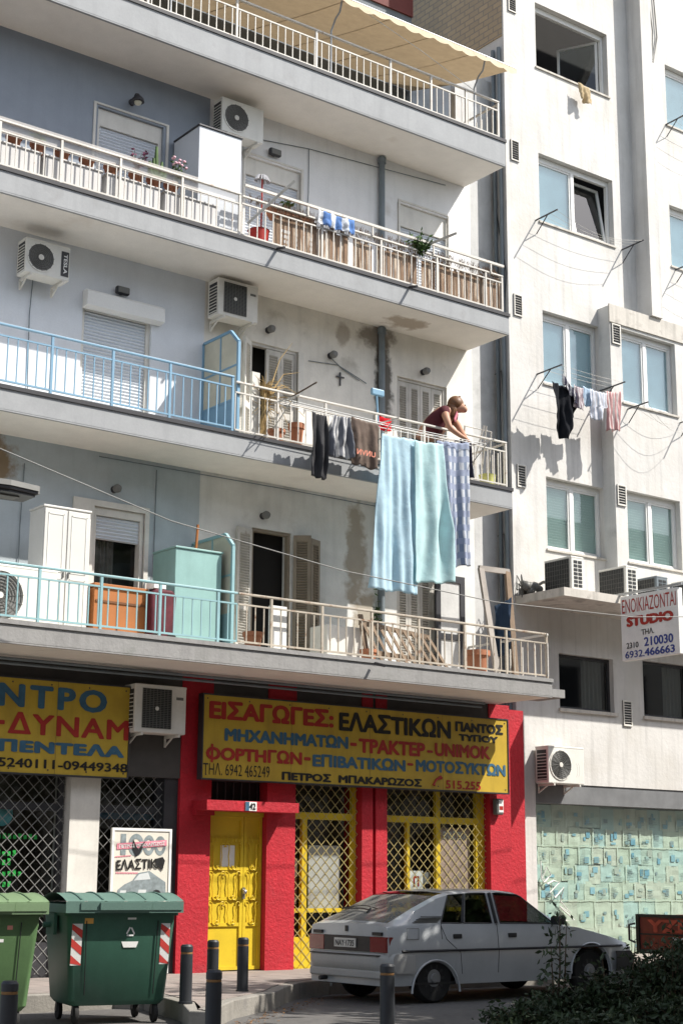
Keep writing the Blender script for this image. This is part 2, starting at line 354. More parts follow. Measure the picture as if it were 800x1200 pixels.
# ---------------------------------------------------------------- the old apartment building
LB = thing('apartment_building', 'old grey and white apartment block with long balconies above the red and yellow shopfront', 'building', (13, 0, PZ))
XE = 18.0
def wall_holes(x0, x1, z0, z1, holes, y, depth, mat, parent, name='wall', sgn=1):
    xs = sorted({x0, x1, *[h[0] for h in holes], *[h[1] for h in holes]}); zs = sorted({z0, z1, *[h[2] for h in holes], *[h[3] for h in holes]})
    m = MB()
    for i in range(len(xs)-1):
        for j in range(len(zs)-1):
            cx, cz = (xs[i]+xs[i+1])/2, (zs[j]+zs[j+1])/2
            if any(h[0] < cx < h[1] and h[2] < cz < h[3] for h in holes): continue
            m.quad((xs[i],y,zs[j]),(xs[i+1],y,zs[j]),(xs[i+1],y,zs[j+1]),(xs[i],y,zs[j+1]))
    for a, b, c, d in holes:
        m.quad((a,y,c),(a,y+depth,c),(a,y+depth,d),(a,y,d)); m.quad((b,y,c),(b,y,d),(b,y+depth,d),(b,y+depth,c))
        m.quad((a,y,d),(a,y+depth,d),(b,y+depth,d),(b,y,d)); m.quad((a,y,c),(b,y,c),(b,y+depth,c),(a,y+depth,c))
    return m.build(name, mat, parent, fixn=False, merge=True)
XD = 12.4
D4 = [(10.39,11.55,11.05,13.03),(13.05,14.26,11.05,13.03),(16.29,17.52,11.05,13.08)]
D3 = [(10.28,11.46,7.94,9.75),(13.28,14.2,7.94,9.86),(16.28,17.4,7.94,9.88)]
D2 = [(10.6,11.45,4.63,6.75),(13.37,14.12,4.63,6.82),(16.27,17.36,4.63,6.75)]
for (z0, z1, D, ml, mr_) in ((10.85,14.05,D4,'blue4','cream4'),(7.75,10.85,D3,'blue3','cream3'),(4.5,7.75,D2,'blue2','cream2')):
    wall_holes(5, XD, z0, z1, D[:1], 0, .24, W[ml], LB); wall_holes(XD, XE, z0, z1, D[1:], 0, .24, W[mr_], LB)
wall_holes(5, XE-.03, 14.28, 18.6, [], 1.6, .24, W['dark5'], LB)
m = MB(); m.box(5, XE-.025, 1.56, 1.598, 18.0, 18.6); m.build('red_band', M('red_brown_render', (.14,.035,.03), var=.2), LB)
m = MB(); m.box(5, XE-.025, .02, 1.62, 14.06, 14.29); m.build('terrace_floor', W['slab'], LB)
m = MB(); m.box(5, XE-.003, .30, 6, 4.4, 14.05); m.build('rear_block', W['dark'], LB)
# balconies
W['floor'] = M('pale_balcony_floor', (.58,.55,.50), rough=.8, var=.1)
def balcony(z0, z1, yf, x1, mat):
    m = MB(); m.box(5, x1, yf, .06, z0+.02, z1-.006, 0); m.quad((5,yf+.06,z1+.002),(x1-.01,yf+.06,z1+.002),(x1-.01,-.001,z1+.002),(5,-.001,z1+.002), 2)
    m.quad((5,yf+.004,z0),(x1-.004,yf+.004,z0),(x1-.004,.0,z0),(5,.0,z0), 1)
    m.box(5, x1-.002, yf+.003, yf+.05, z0-.003, z0+.021, 0)
    s = m.build('balcony', [mat, W['soffit'], W['floor']], LB)
    l = MB(); l.box(5, x1+.014, yf-.022, yf+.05, z1-.05, z1+.008); l.build('drip_edge', W['lip'] if yf > -1.5 else W['slab2'], s)
    return s
def railing(par, x0, x1, y, z, ztop, mat, zbar0=.06, zbar1=None, posts=(), pitch=.145, extra=(), r=.009):
    zbar1 = zbar1 if zbar1 is not None else ztop-.13
    m = MB(); n = round((x1-x0)/pitch)
    for i in range(n+1):
        x = x0+(x1-x0)*i/n; m.box(x-.0075, x+.0075, y-.0075, y+.0075, z+zbar0, zbar1)
    m.box(x0, x1, y-.014, y+.014, z+zbar0-.012, z+zbar0+.012); m.box(x0, x1, y-.013, y+.013, zbar1-.01, zbar1+.012)
    m.build('railing_bars', W[mat], par)
    m = MB(); m.box(x0, x1, y-.024, y+.024, ztop-.015, ztop+.015); m.build('handrail', W[mat], par, bevel=.006)
    for x in posts:
        m = MB(); m.box(x-.017, x+.017, y-.017, y+.017, z+.002, ztop-.016); m.build('post', W[mat], par)
B5 = balcony(13.80, 14.30, -1.1, 17.87, W['slab']); B4 = balcony(10.66, 11.03, -1.1, 17.88, W['slab'])
B3 = balcony(7.57, 7.92, -1.1, 17.88, W['slab']); B2 = balcony(4.33, 4.62, -1.92, 17.9, W['slab2'])
m = MB(); m.box(17.901, 18.18, -1.92, -1.3, 4.34, 4.47); m.build('drip_ledge', W['slab2'], B2)
railing(B5, 5, 17.78, -1.04, 14.30, 15.03, 'rail_white', zbar1=14.86, posts=(9,10.6,12.2,13.75,15.3,16.2,17.0,17.76))
m = MB(); m.box(5, 17.78, -1.03, -1.01, 14.32, 14.38); m.build('bottom_rail', W['white'], B5)
railing(B4, 5, 12.35, -1.04, 11.03, 11.74, 'rail_white', zbar1=11.58, posts=(6.4,7.4,8.35,9.3,10.25,11.3,12.33))
railing(B4, 12.37, 17.8, -1.04, 11.03, 11.72, 'rail_white', zbar1=11.6, posts=(13.9,15.1,16.3,17.4,17.78))
m = MB(); m.box(12.4, 17.8, -1.09, -1.05, 11.88, 11.92)
for x in (13.6,14.9,16.2,17.5): m.box(x-.012, x+.012, -1.085, -1.06, 11.72, 11.88)
m.build('flower_rail', W['rail_white'], B4)
railing(B3, 5, 12.3, -1.04, 7.92, 8.79, 'rail_blue', zbar1=8.63, zbar0=.08, posts=(6.5,7.5,8.4,9.31,10.26,11.2,12.28))
railing(B3, 12.33, 17.82, -1.04, 7.92, 8.72, 'rail_white', zbar1=8.56, posts=(13.1,14.0,15.0,16.0,16.9,17.8))
railing(B2, 5, 11.9, -1.86, 4.62, 5.35, 'rail_teal', zbar1=5.2, posts=(7.1,8.0,8.89,9.78,10.67,11.59))
railing(B2, 11.92, 17.87, -1.86, 4.62, 5.35, 'rail_rust', zbar1=5.2, posts=(12.48,13.37,14.28,15.18,16.1,16.97,17.85))
m = MB()
for k in range(7):
    y = -1.9+k*.29; m.box(17.835, 17.853, y, y+.018, 4.66, 5.2)
m.box(17.83,17.86,-1.9,0,5.325,5.36); m.build('end_railing', W['rail_white'], B2)
for B, z, zt in ((B3,7.92,8.72),(B4,11.03,11.72),(B5,14.3,15.03)):
    m = MB()
    for k in range(7):
        y = -1.0+k*.14; m.box(17.79, 17.806, y, y+.016, z+.06, zt-.14)
    m.box(17.785,17.815,-1.02,0,zt-.03,zt); m.box(17.787,17.813,-1.02,0,z+.05,z+.07); m.build('end_railing', W['rail_white'], B)
# partition screens between the two flats
def screen_part(B, x, ys, z0, z1, ch, mat, gl):
    f = MB(); y0, y1 = ys; r = .022
    P = [(x,y0,z0),(x,y0,z1),(x,y1+ch,z1),(x,y1,z1-ch),(x,y1,z0)]
    for a, b in zip(P, P[1:]+P[:1]): f.bar(a, b, .045, .045, (1,0,0))
    zm = (z0+z1)/2; ym = (y0+y1)/2
    f.bar((x,y0,zm+.25),(x,y1,zm+.25),.03,.03,(1,0,0)); f.bar((x,y0,z0+.55),(x,y1,z0+.55),.03,.03,(1,0,0)); f.bar((x,ym,z0+.55),(x,ym,z1),.03,.03,(1,0,0))
    s = f.build('partition_screen', W[mat], B)
    p = MB(); p.prism([(y0-.02,z0+.55),(y0-.02,z1-.02),(y1+ch,z1-.02),(y1+.02,z1-ch),(y1+.02,z0+.55)], x-.006, x+.006, 'x'); p.build('frosted_panel', gl, s) if False else None
    p2 = MB(); p2.prism([(y0-.02,z0+.55),(y0-.02,z1-.02),(y1+ch,z1-.02),(y1+.02,z1-ch),(y1+.02,z0+.55)], x-.006, x+.006, 'x'); p2.box(x-.008,x+.008,y1+.02,y0-.02,z0+.02,z0+.54,1)
    p2.build('frosted_panel', [gl, W[mat]], B)
W['frost'] = M('yellowed_frosted_glass', (.52,.50,.40), rough=.5, var=.15)
screen_part(B3, 12.4, (-.02,-1.0), 7.95, 9.6, .22, 'rail_blue', W['frost'])
screen_part(B2, 12.3, (-.02,-1.12), 4.65, 6.4, .2, 'rail_teal', W['frost'])

# roller shutters and louvred shutters
def roller(h, par, mat='shutter_grey', y=.10, ztop=None, zbot=None, frame='offwhite', box=.28):
    x0, x1, z0, z1 = h; zb = zbot if zbot is not None else z0
    f = MB(); t = .06
    f.box(x0+.003,x0+t,y-.05,y+.08,z0,z1-.003); f.box(x1-t,x1-.003,y-.05,y+.08,z0,z1-.003); f.box(x0+t,x1-t,y-.05,y+.08,z1-box,z1-.003)
    F = f.build('roller_shutter', W[frame], par)
    s = MB(); z = z1-box-.003
    while z > zb:
        h_ = min(.05, z-zb); s.prism([(y-.0,z),(y-.022,z-h_*.5),(y-.004,z-h_*.9),(y-.0,z-h_),(y+.012,z-h_),(y+.012,z)], x0+t+.002, x1-t-.002, 'x'); z -= .052
    s.build('shutter_curtain', W[mat], F)
    return F
roller(D4[0], LB); roller(D4[1], LB, box=.3); roller(D4[2], LB, box=.4)
roller(D3[0], LB, box=.02)
m = MB(); m.prism([(-.16,9.74),(-.16,9.96),(-.10,10.0),(.0,10.0),(.0,9.72)], 10.27, 11.6, 'x'); m.build('shutter_box', W['white'], LB, bevel=.01)
F = roller(D2[0], LB, y=.06, zbot=6.28, frame='offwhite', box=.12)
m = MB(); m.quad((10.66,.14,4.65),(11.39,.14,4.65),(11.39,.14,6.6),(10.66,.14,6.6)); m.build('pane', W['glass'], F)
m = MB(); m.grid(lambda u, v: (10.67+.40*u+.0, .2+.02*math.sin(u*40), 4.66+1.95*v), 40, 2); m.build('curtain', M('grey_curtain', (.16,.15,.14), var=.2), F, smooth=60)
m = MB(); m.box(10.26,10.6,-.035,.01,4.63,6.84); m.box(11.45,11.52,-.035,.01,4.63,6.84); m.box(10.6,11.45,-.035,.01,6.75,6.84); m.build('door_surround', W['offwhite'], LB)
for (x0, x1, z1, th) in ((10.25,11.7,13.06,.05),(13.0,14.32,13.06,.04),(16.25,17.56,13.11,.04)):
    m = MB(); m.box(x0+.06, x0+.1, -.02, .01, 11.03, z1); m.box(x1-.1, x1-.06, -.02, .01, 11.03, z1); m.box(x0+.06, x1-.06, -.02, .01, z1+.001, z1+.03); m.build('door_surround', W['offwhite'], LB)
def louvre_leaf(x0, x1, z0, z1, y, mat, par, hinge=None, ang=0, name='shutter_leaf'):
    # a wooden leaf with two louvred fields; with hinge given it swings about that edge
    wd = x1-x0; m = MB(); t = .04; st = .055
    m.box(0,st,0,t,z0,z1); m.box(wd-st,wd,0,t,z0,z1)
    zm = z0+(z1-z0)*.42
    for a, b in ((z0,z0+.12),(zm-.05,zm+.05),(z1-.09,z1)): m.box(st,wd-st,0,t,a,b)
    for a, b in ((z0+.12,zm-.05),(zm+.05,z1-.09)):
        n = int((b-a)/.042)
        for i in range(n):
            zz = a+(i+.5)*(b-a)/n; m.obox((wd/2,t/2,zz), (wd-2*st,.045,.008), (-.7,0,0))
    h = hinge or (x0, y); side = 1
    M_ = Matrix.Translation((h[0], h[1], 0)) @ Matrix.Rotation(ang, 4, 'Z') @ (Matrix.Translation((-wd,0,0)) if hinge and hinge[0] > (x0+x1)/2 else Matrix.Identity(4))
    m.v = [M_@p for p in m.v]
    return m.build(name, W[mat], par)
def louvre_door(h, par, n, y, mat, closed=True):
    x0, x1, z0, z1 = h; f = MB(); t = .05
    f.box(x0+.003,x0+t,y-.02,y+.06,z0,z1-.003); f.box(x1-t,x1-.003,y-.02,y+.06,z0,z1-.003); f.box(x0+t,x1-t,y-.02,y+.06,z1-t,z1-.003)
    F = f.build('shutter_door', W[mat], par)
    if closed:
        wd = (x1-x0-2*t)/n
        for i in range(n): louvre_leaf(x0+t+i*wd+.003, x0+t+(i+1)*wd-.003, z0+.02, z1-t-.004, y, mat, F)
    return F
louvre_door(D3[2], LB, 4, .06, 'woodgrey'); louvre_door(D2[2], LB, 4, .06, 'woodgrey')
F = louvre_door(D3[1], LB, 2, .05, 'woodgrey', False)
louvre_leaf(13.6, 13.88, 7.96, 9.8, .03, 'woodgrey', F); louvre_leaf(13.885, 14.16, 7.96, 9.8, .03, 'woodgrey', F)
louvre_leaf(13.0, 13.3, 7.96, 9.84, -.02, 'offwhite', F, hinge=(13.29,-.01), ang=math.radians(38))
m = MB(); m.box(14.2,14.3,-.03,.02,7.93,9.86); m.build('door_surround', W['offwhite'], LB)
F = louvre_door(D2[1], LB, 2, .05, 'brownsh', False)
louvre_leaf(13.04, 13.37, 4.65, 6.78, -.05, 'woodgrey', F, hinge=(13.37,-.012), ang=math.radians(14))
louvre_leaf(14.12, 14.4, 4.65, 6.78, -.05, 'brownsh', F, hinge=(14.12,-.06), ang=math.radians(-38)); louvre_leaf(14.4, 14.66, 4.65, 6.74, -.03, 'brownsh', F, hinge=(14.36,-.22), ang=math.radians(22))
# drain pipe down the facade, downpipes on the party wall, cables
for z0, z1 in ((11.04,13.79),(7.93,10.65),(4.63,7.56)):
    m = MB(); m.tube([(15.9,-.06,z0),(15.9,-.06,z1)], .055, 12); m.tube([(15.9,-.06,z1-.12),(15.9,-.06,z1-.02)], .075, 12); m.build('drain_pipe', W['pipe'], LB, smooth=40)
for pts in ([(14.36,-.02,13.5),(14.36,-.02,12.7),(14.33,-.02,12.3)],[(13.05,-.02,13.33),(14.36,-.02,13.5),(17.4,-.02,13.7)],
            [(10.65,-.02,7.5),(14,-.02,7.52),(17.5,-.02,7.5)],[(11.62,-.02,7.45),(11.62,-.02,5.0)],[(14.4,-.02,9.75),(15,-.02,9.8),(15.6,-.02,9.6)],[(14.84,-.02,9.9),(15.1,-.02,9.75),(15.45,-.02,9.62)],
            [(9.45,-.02,10.1),(9.42,-.02,9.4),(9.46,-.02,8.0)],[(9.47,-.02,7.2),(9.45,-.02,6.3),(9.46,-.02,4.7)]):
    m = MB(); m.tube(pts, .007, 6); m.build('wall_cable', W['pipe'], LB, smooth=60)
m = MB(); m.bar((15.05,-.02,9.45),(15.05,-.02,9.68),.022,.02); m.bar((14.97,-.022,9.6),(15.13,-.022,9.6),.022,.02); m.build('cross_hook', W['darkmetal'], LB)
# ------------- the shop level of the old building
SY = -.6
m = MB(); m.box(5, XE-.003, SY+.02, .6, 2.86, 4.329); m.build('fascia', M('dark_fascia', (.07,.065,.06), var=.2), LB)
for x0, x1, mt, nm in ((10.12,10.57,'offwhite','pillar'),(11.84,12.36,'red','pillar'),(13.33,13.84,'red','pillar'),(15.09,15.30,'red','pillar'),(15.36,15.58,'red','pillar'),(17.73,18.19,'red','pillar')):
    m = MB(); m.box(x0, x1, SY+(.0 if mt != 'offwhite' else -.01), SY+.45, PZ, 4.325 if mt == 'red' else 2.86); m.build(nm, W[mt], LB)
m = MB(); m.box(15.30,15.36,SY+.12,SY+.4,PZ,2.86); m.build('red_reveal', W['red'], LB)
m = MB(); m.box(18.195,18.91,SY+.42,SY+.5,PZ,4.32); m.build('red_return', W['red'], LB)
m = MB(); m.box(11.62,11.839,SY+.06,SY+.4,PZ,2.86); m.build('dark_jamb', W['darkmetal'], LB)
m = MB(); m.box(12.05,13.63,-.98,SY-.002,2.42,2.56); m.box(12.05,12.36,-.70,SY-.002,2.36,2.42); DC = m.build('door_hood', W['red'], LB)
m = MB(); m.box(12.69,12.88,-.995,-.981,2.425,2.552); NP = m.build('number_plate', W['white'], LB); NP['label'] = 'small white enamel number plate'
m = MB(); m.box(12.69,12.75,-.998,-.9955,2.427,2.55); m.build('blue_edge', W['t_blue'], NP)
text('42', (12.75,-1.0,2.445), (.11,0,0), (0,0,.09), W['t_black'], NP, .02)
# door 42
m = MB(); m.box(12.362,13.328,SY+.08,SY+.3,2.362,2.568); m.build('door_lintel', W['yellow'], LB)
def scroll(m, x, z, h, wv, y, flip=1):
    pts = []
    for i in range(9): t = i/8*PI*1.5; pts.append((x+flip*(wv*.5-wv*.5*math.cos(t)*(1-i/14)), y, z+h-wv*.5+wv*.5*math.sin(t)*(1-i/14)))
    pts = pts[::-1]+[(x, y, z+h*.7),(x+flip*wv*.15,y,z+h*.5),(x,y,z+h*.3)]
    for i in range(9): t = i/8*PI*1.5; pts.append((x-flip*(wv*.5-wv*.5*math.cos(t)*(1-i/14)), y, z+wv*.5-wv*.5*math.sin(t)*(1-i/14)))
    m.tube(pts, .008, 5)
DY = SY+.13
def yleaf(x0, x1, nsc):
    m = MB(); m.box(x0,x1,DY,DY+.04,PZ+.02,2.36); L_ = m.build('door', W['yellow'], LB)
    m = MB(); t = .05
    m.box(x0,x0+t,DY-.025,DY-.001,PZ+.02,2.36); m.box(x1-t,x1,DY-.025,DY-.001,PZ+.02,2.36)
    for z in (PZ+.02,PZ+.62,1.18,1.6,2.0,2.31): m.box(x0+t,x1-t,DY-.022,DY-.001,z,z+.05)
    m.build('door_frame', W['yellow'], L_)
    m = MB()
    for a, b in ((.9,1.17),(1.24,1.59),(1.66,1.99)):
        for i in range(nsc):
            x = x0+t+(i+.5)*(x1-x0-2*t)/nsc; scroll(m, x, a-.06, b-a+.06, .085, DY-.03, 1 if i % 2 else -1)
    for i in range(nsc*2): m.tube([(x0+t+(i+.5)*(x1-x0-2*t)/nsc/2, DY-.028, 2.0),(x0+t+(i+.5)*(x1-x0-2*t)/nsc/2, DY-.028, 2.1)], [.008,.001], 5)
    m.build('scrollwork', W['yellow'], L_, smooth=60)
    return L_
a_ = yleaf(12.37, 13.0, 4); yleaf(13.01, 13.32, 2)
m = MB(); m.box(12.98,13.02,DY-.06,DY-.03,1.2,1.36); m.ball((13.0,DY-.08,1.3), .035); m.build('handle', W['chrome'], a_, smooth=40)
m = MB(); m.box(12.62,12.86,DY-.006,DY-.002,1.62,1.95); m.build('paper_notice', W['white'], a_)
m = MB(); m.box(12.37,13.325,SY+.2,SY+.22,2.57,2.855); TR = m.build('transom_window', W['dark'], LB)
m = MB()
for i in range(7): m.box(12.42+i*.14, 12.44+i*.14, SY+.17, SY+.185, 2.57, 2.855)
m.build('window_bars', W['darkmetal'], TR)
# shop windows with folding lattice grilles
def lattice(m, x0, x1, z0, z1, y, pitch, wd, skip=None, mi=0):
    s = pitch; n = int((x1-x0+z1-z0)/s)+2
    for sg in (1, -1):
        for i in range(-int((z1-z0)/s)-2, n+2):
            # line x = xc + sg*(z-z0)
            xc = x0+i*s+(0 if sg == 1 else (z1-z0)); za, zb = z0, z1
            lo, hi = sorted(((x0-xc)*sg, (x1-xc)*sg)); ta, tb = max(0, lo), min(z1-z0, hi)
            if tb-ta < .03: continue
            m.bar((xc+sg*ta,y+.004*sg,z0+ta),(xc+sg*tb,y+.004*sg,z0+tb),wd,.006,(0,1,0), mi)
def shopfront(x0, x1, z1, bars, mat_f, mat_l, transom=2.36, yl=SY+.10, pitch=.17):
    f = MB(); y0, y1 = SY+.15, SY+.22
    f.box(x0,x0+.05,y0,y1,PZ,z1); f.box(x1-.07,x1,y0,y1,PZ,z1); f.box(x0+.05,x1-.07,y0,y1,transom,transom+.1)
    for b, wd, zt in bars: f.box(b,b+wd,y0+.003,y1-.003,PZ,zt)
    f.box(x0+.05,x1-.07,y0+.006,y1-.006,PZ,PZ+.45); f.box(x0+.05,x1-.07,y0+.005,y1-.005,1.0,1.06); 
    F = f.build('shop_window', W[mat_f], LB)
    g_ = MB(); g_.quad((x0+.03,y1+.01,PZ+.4),(x1-.03,y1+.01,PZ+.4),(x1-.03,y1+.01,z1),(x0+.03,y1+.01,z1)); g_.build('pane', W['glass'], F)
    l = MB(); lattice(l, x0+.01, x1-.01, PZ+.05, z1, yl, pitch, .0085); l.build('lattice_grille', W[mat_l], F)
    return F
SW1 = shopfront(13.845, 15.085, 2.86, ((14.08,.09,2.36),), 'yellow', 'yellow_lat')
SW2 = shopfront(15.585, 17.725, 2.86, ((16.10,.06,2.36),(16.70,.09,2.86),(17.55,.1,2.86)), 'yellow', 'yellow_lat')
SW3 = shopfront(7.2, 10.1, 2.86, ((8.4,.06,2.86),), 'darkmetal', 'lat_grey')
SW4 = shopfront(10.575, 11.62, 2.86, (), 'darkmetal', 'lat_grey')
m = MB(); m.box(5, 7.2, SY+.2, SY+.3, PZ, 2.86); m.build('shop_wall', W['darkmetal'], LB)
# interiors behind the glass
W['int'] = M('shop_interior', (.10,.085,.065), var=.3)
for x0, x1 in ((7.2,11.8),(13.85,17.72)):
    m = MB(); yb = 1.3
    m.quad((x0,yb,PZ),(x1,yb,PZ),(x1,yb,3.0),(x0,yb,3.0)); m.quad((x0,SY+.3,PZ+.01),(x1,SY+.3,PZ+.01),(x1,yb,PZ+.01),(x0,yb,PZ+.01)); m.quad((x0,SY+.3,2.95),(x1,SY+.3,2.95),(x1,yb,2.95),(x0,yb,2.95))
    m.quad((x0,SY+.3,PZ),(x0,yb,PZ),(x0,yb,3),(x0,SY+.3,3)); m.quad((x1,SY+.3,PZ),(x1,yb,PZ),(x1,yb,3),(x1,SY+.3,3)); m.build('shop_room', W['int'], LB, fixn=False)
W['paper'] = M('window_paper', (.62,.58,.54), var=.08, col2=(.42,.36,.33), c2scale=3)
m = MB(); m.box(16.87,17.5,SY+.25,SY+.255,PZ+.5,2.3); P_ = m.build('window_poster', M('faded_poster', (.50,.36,.30), var=.2, scale=4, col2=(.25,.2,.2), c2scale=4), SW2)
text('ΕΛΑΣΤΙΚΑ', (16.93,SY+.247,2.12), (.5,0,0), (0,0,.13), W['t_white'], P_, .03)
m = MB(); m.box(16.22,16.5,SY+.243,SY+.247,1.3,1.62); P_ = m.build('notice', W['white'], SW2)
text('Π', (16.3,SY+.241,1.38), (.12,0,0), (0,0,.16), W['t_red'], P_, .03)
m = MB(); m.box(16.52,16.66,SY+.243,SY+.247,1.42,1.6); m.build('notice', W['lat_grey'], SW2)
m = MB(); m.box(14.27,14.86,SY+.25,SY+.255,1.05,1.98); m.build('window_poster', W['paper'], SW1)
m = MB(); m.box(13.9,14.06,SY+.243,SY+.248,1.52,1.78); m.box(13.9,14.05,SY+.243,SY+.248,1.12,1.22); m.build('notice', W['white'], SW1)
m = MB(); m.box(13.86,14.06,SY+.25,SY+.255,1.15,1.5); m.build('window_poster', M('brown_card', (.35,.22,.12)), SW1)
W['green_l'] = M('green_decal', (.05,.55,.10), rough=.5)
m = MB()                                              # torn green window lettering of the left shop, no longer readable
for z, x0, n_ in ((1.98,8.98,11),(1.76,9.06,6),(1.64,9.14,4),(1.5,9.0,8),(1.36,9.16,4)):
    for i in range(n_):
        x = x0+i*.075; h_ = random.uniform(.05,.09)
        m.box(x, x+.045, SY+.238, SY+.2405, z, z+h_)
m.build('window_decal', W['green_l'], SW3)
m = MB(); m.lathe([(.16,-.002),(.16,.002)], (9.25,SY+.24,2.3), 18, axis='y'); m.build('window_decal', M('teal_decal', (.08,.28,.30)), SW3)
m = MB(); m.box(8.2,8.42,SY+.26,SY+.3,PZ,2.5); m.build('blue_post', W['rail_blue'], SW3)
m = MB(); m.box(10.6,11.6,SY+.27,SY+.3,2.28,2.44); m.build('blue_shelf', W['t_blue'], SW4)
# pipes under the first balcony
for k, (y, z) in enumerate(((-.98,4.27),(-.9,4.22))):
    m = MB(); m.tube([(5,y,z),(12,y,z+.005),(17.3,y,z)], .022, 6); m.build('conduit', W['pipe'], LB, smooth=60)
m = MB(); m.box(17.95,18.2,SY-.08,SY-.43,2.5,2.78) if False else m.box(17.78,17.93,SY-.11,SY-.003,2.52,2.78); MT = m.build('meter_box', W['acgrille'], LB, bevel=.02)
m = MB(); m.box(17.82,17.92,SY-.116,SY-.112,2.56,2.76); m.build('meter_label', W['white'], MT)
m = MB(); m.box(17.83,17.91,SY-.119,SY-.117,2.6,2.66); m.build('red_stripe', W['t_red'], MT)

# ---------------------------------------------------------------- the white neighbour
RB = thing('white_building', 'white rendered apartment block with aluminium windows and a projecting bay', 'building', (22, 0, PZ))
YR = 0.0  # building's sizes and positions below were scaled about the camera from a nearer plane
XR = 18.92
holes = [(19.77,21.78,16.86,18.25),(19.77,21.80,13.65,15.05),(19.78,21.29,10.44,11.87),(19.77,21.27,7.31,8.66),
         (23.52,25.5,16.80,18.18),(23.47,25.5,13.66,15.0),(23.47,25.5,20.0,21.4),(19.77,21.8,20.0,21.4)]
wall_holes(XR, 42, 6.2, 22.5, holes, YR, .22, W['rwall'], RB)
wall_holes(XR, 42, 3.13, 6.2, [(19.98,21.37,4.46,5.44),(22.16,23.47,4.46,5.50)], YR, .2, W['rwall'], RB)
m = MB(); m.quad((XR,YR,PZ),(XR,9,PZ),(XR,9,22.5),(XR,YR,22.5)); m.build('party_wall', W['side'], RB, fixn=False)
m = MB(); m.box(XR-.02,XR-.002,.04,9,17.24,22.4); m.build('brick_side', W['brick'], RB)
m = MB(); m.box(XR+.003,42,YR+2.2,9,2.9,22.45); m.build('core', W['dark'], RB)
m = MB(); m.box(XR+.002,19.34,YR,YR+.4,PZ,3.13); m.build('pier', W['rwall'], RB)
m = MB(); m.box(19.34,42,YR+.02,YR+.38,2.79,3.129); m.build('shadow_band', M('shadow_band_grey', (.16,.165,.17), var=.2), RB)  # dark strip: the shadow at the head of the shopfront recess, put into colour
# bay: lower box and the slim pilaster above it
m = MB(); b0 = [(21.57,23.1,10.34,11.82),(21.57,23.05,7.25,8.62)]; 
wall_holes(21.26, 28, 6.36, 12.22, b0, YR-.3, .26, W['rwall'], RB, 'bay')
m = MB(); m.quad((21.26,YR,6.36),(21.26,YR-.3,6.36),(21.26,YR-.3,12.22),(21.26,YR,12.22)); m.quad((21.26,YR,12.22),(21.26,YR-.3,12.22),(28,YR-.3,12.22),(28,YR,12.22)); m.build('bay_side', W['side'], RB)
m = MB(); m.box(21.23,28,YR-.33,YR-.302,11.88,12.24); m.build('bay_cornice', W['rledge'], RB)
m = MB(); m.box(22.39,22.70,YR-.38,YR+.01,12.245,22.4); m.build('pilaster', W['rwall'], RB)
m = MB(); m.box(18.94,42,-1.21,YR+.01,6.2,6.345,0); CN = m.build('canopy_slab', W['rledge'], RB)
def blind_mat(nm, c):
    m = M(nm, c, rough=.6, var=.05); return m
W['blind'] = blind_mat('pale_blind', (.72,.78,.76)); W['blindb'] = blind_mat('blue_blind', (.66,.80,.86)); W['blindg'] = blind_mat('green_blind', (.50,.62,.57))
def window(h, y, blind='blind', opened=None, par=RB, sill=True):
    x0, x1, z0, z1 = h; y = y+.12; f = MB(); t = .06; ym = y+.07; xm = (x0+x1)/2
    f.box(x0+.003,x0+t,y,ym,z0+.003,z1-.003); f.box(x1-t,x1-.003,y,ym,z0+.003,z1-.003); f.box(x0+t,x1-t,y,ym,z0+.003,z0+t); f.box(x0+t,x1-t,y,ym,z1-t-.05,z1-.003)
    if opened != 'both': f.box(xm-.045,xm+.045,y-.003,ym,z0+t,z1-t-.05)
    F = f.build('window', W['alu'], par, bevel=.006)
    for i, (a, b) in enumerate(((x0+t,xm-.045),(xm+.045,x1-t))):
        if opened == 'both' or (opened == 'right' and i == 1): continue
        s = MB(); q = .035
        s.box(a,a+q,y+.015,y+.05,z0+t,z1-t-.05); s.box(b-q,b,y+.015,y+.05,z0+t,z1-t-.05); s.box(a+q,b-q,y+.015,y+.05,z0+t,z0+t+q); s.box(a+q,b-q,y+.015,y+.05,z1-t-.05-q,z1-t-.05)
        s.build('sash', W['alu'], F)
        p = MB(); p.quad((a+q,y+.03,z0+t+q),(b-q,y+.03,z0+t+q),(b-q,y+.03,z1-t-.05-q),(a+q,y+.03,z1-t-.05-q)); p.build('pane', W['winglass'], F)
        bl = MB(); zz = z1-.12
        while zz > z0+t+.03:
            bl.obox(((a+b)/2,y+.062,zz),(b-a-.01,.046,.003),(-1.05,0,0)); zz -= .050
        bl.box(a, b, y+.095, y+.10, z0+t, z1-.1, 1)
        bl.build('blind', [W[blind], W['side']], F)
    if sill:
        s = MB(); s.box(x0-.03,x1+.03,y-.15,y+.0,z0-.035,z0+.002); s.build('sill', W['rledge'], F)
    return F
F1 = window(holes[0], YR, opened='both'); F2 = window(holes[1], YR, 'blindb', opened='right')
window(holes[2], YR, 'blindb'); window(holes[3], YR, 'blindg'); window(holes[4], YR, 'blindb'); window(holes[5], YR, 'blindb'); window(holes[6], YR); window(holes[7], YR)
window(b0[0], YR-.3, 'blindb'); window(b0[1], YR-.3, 'blindg')
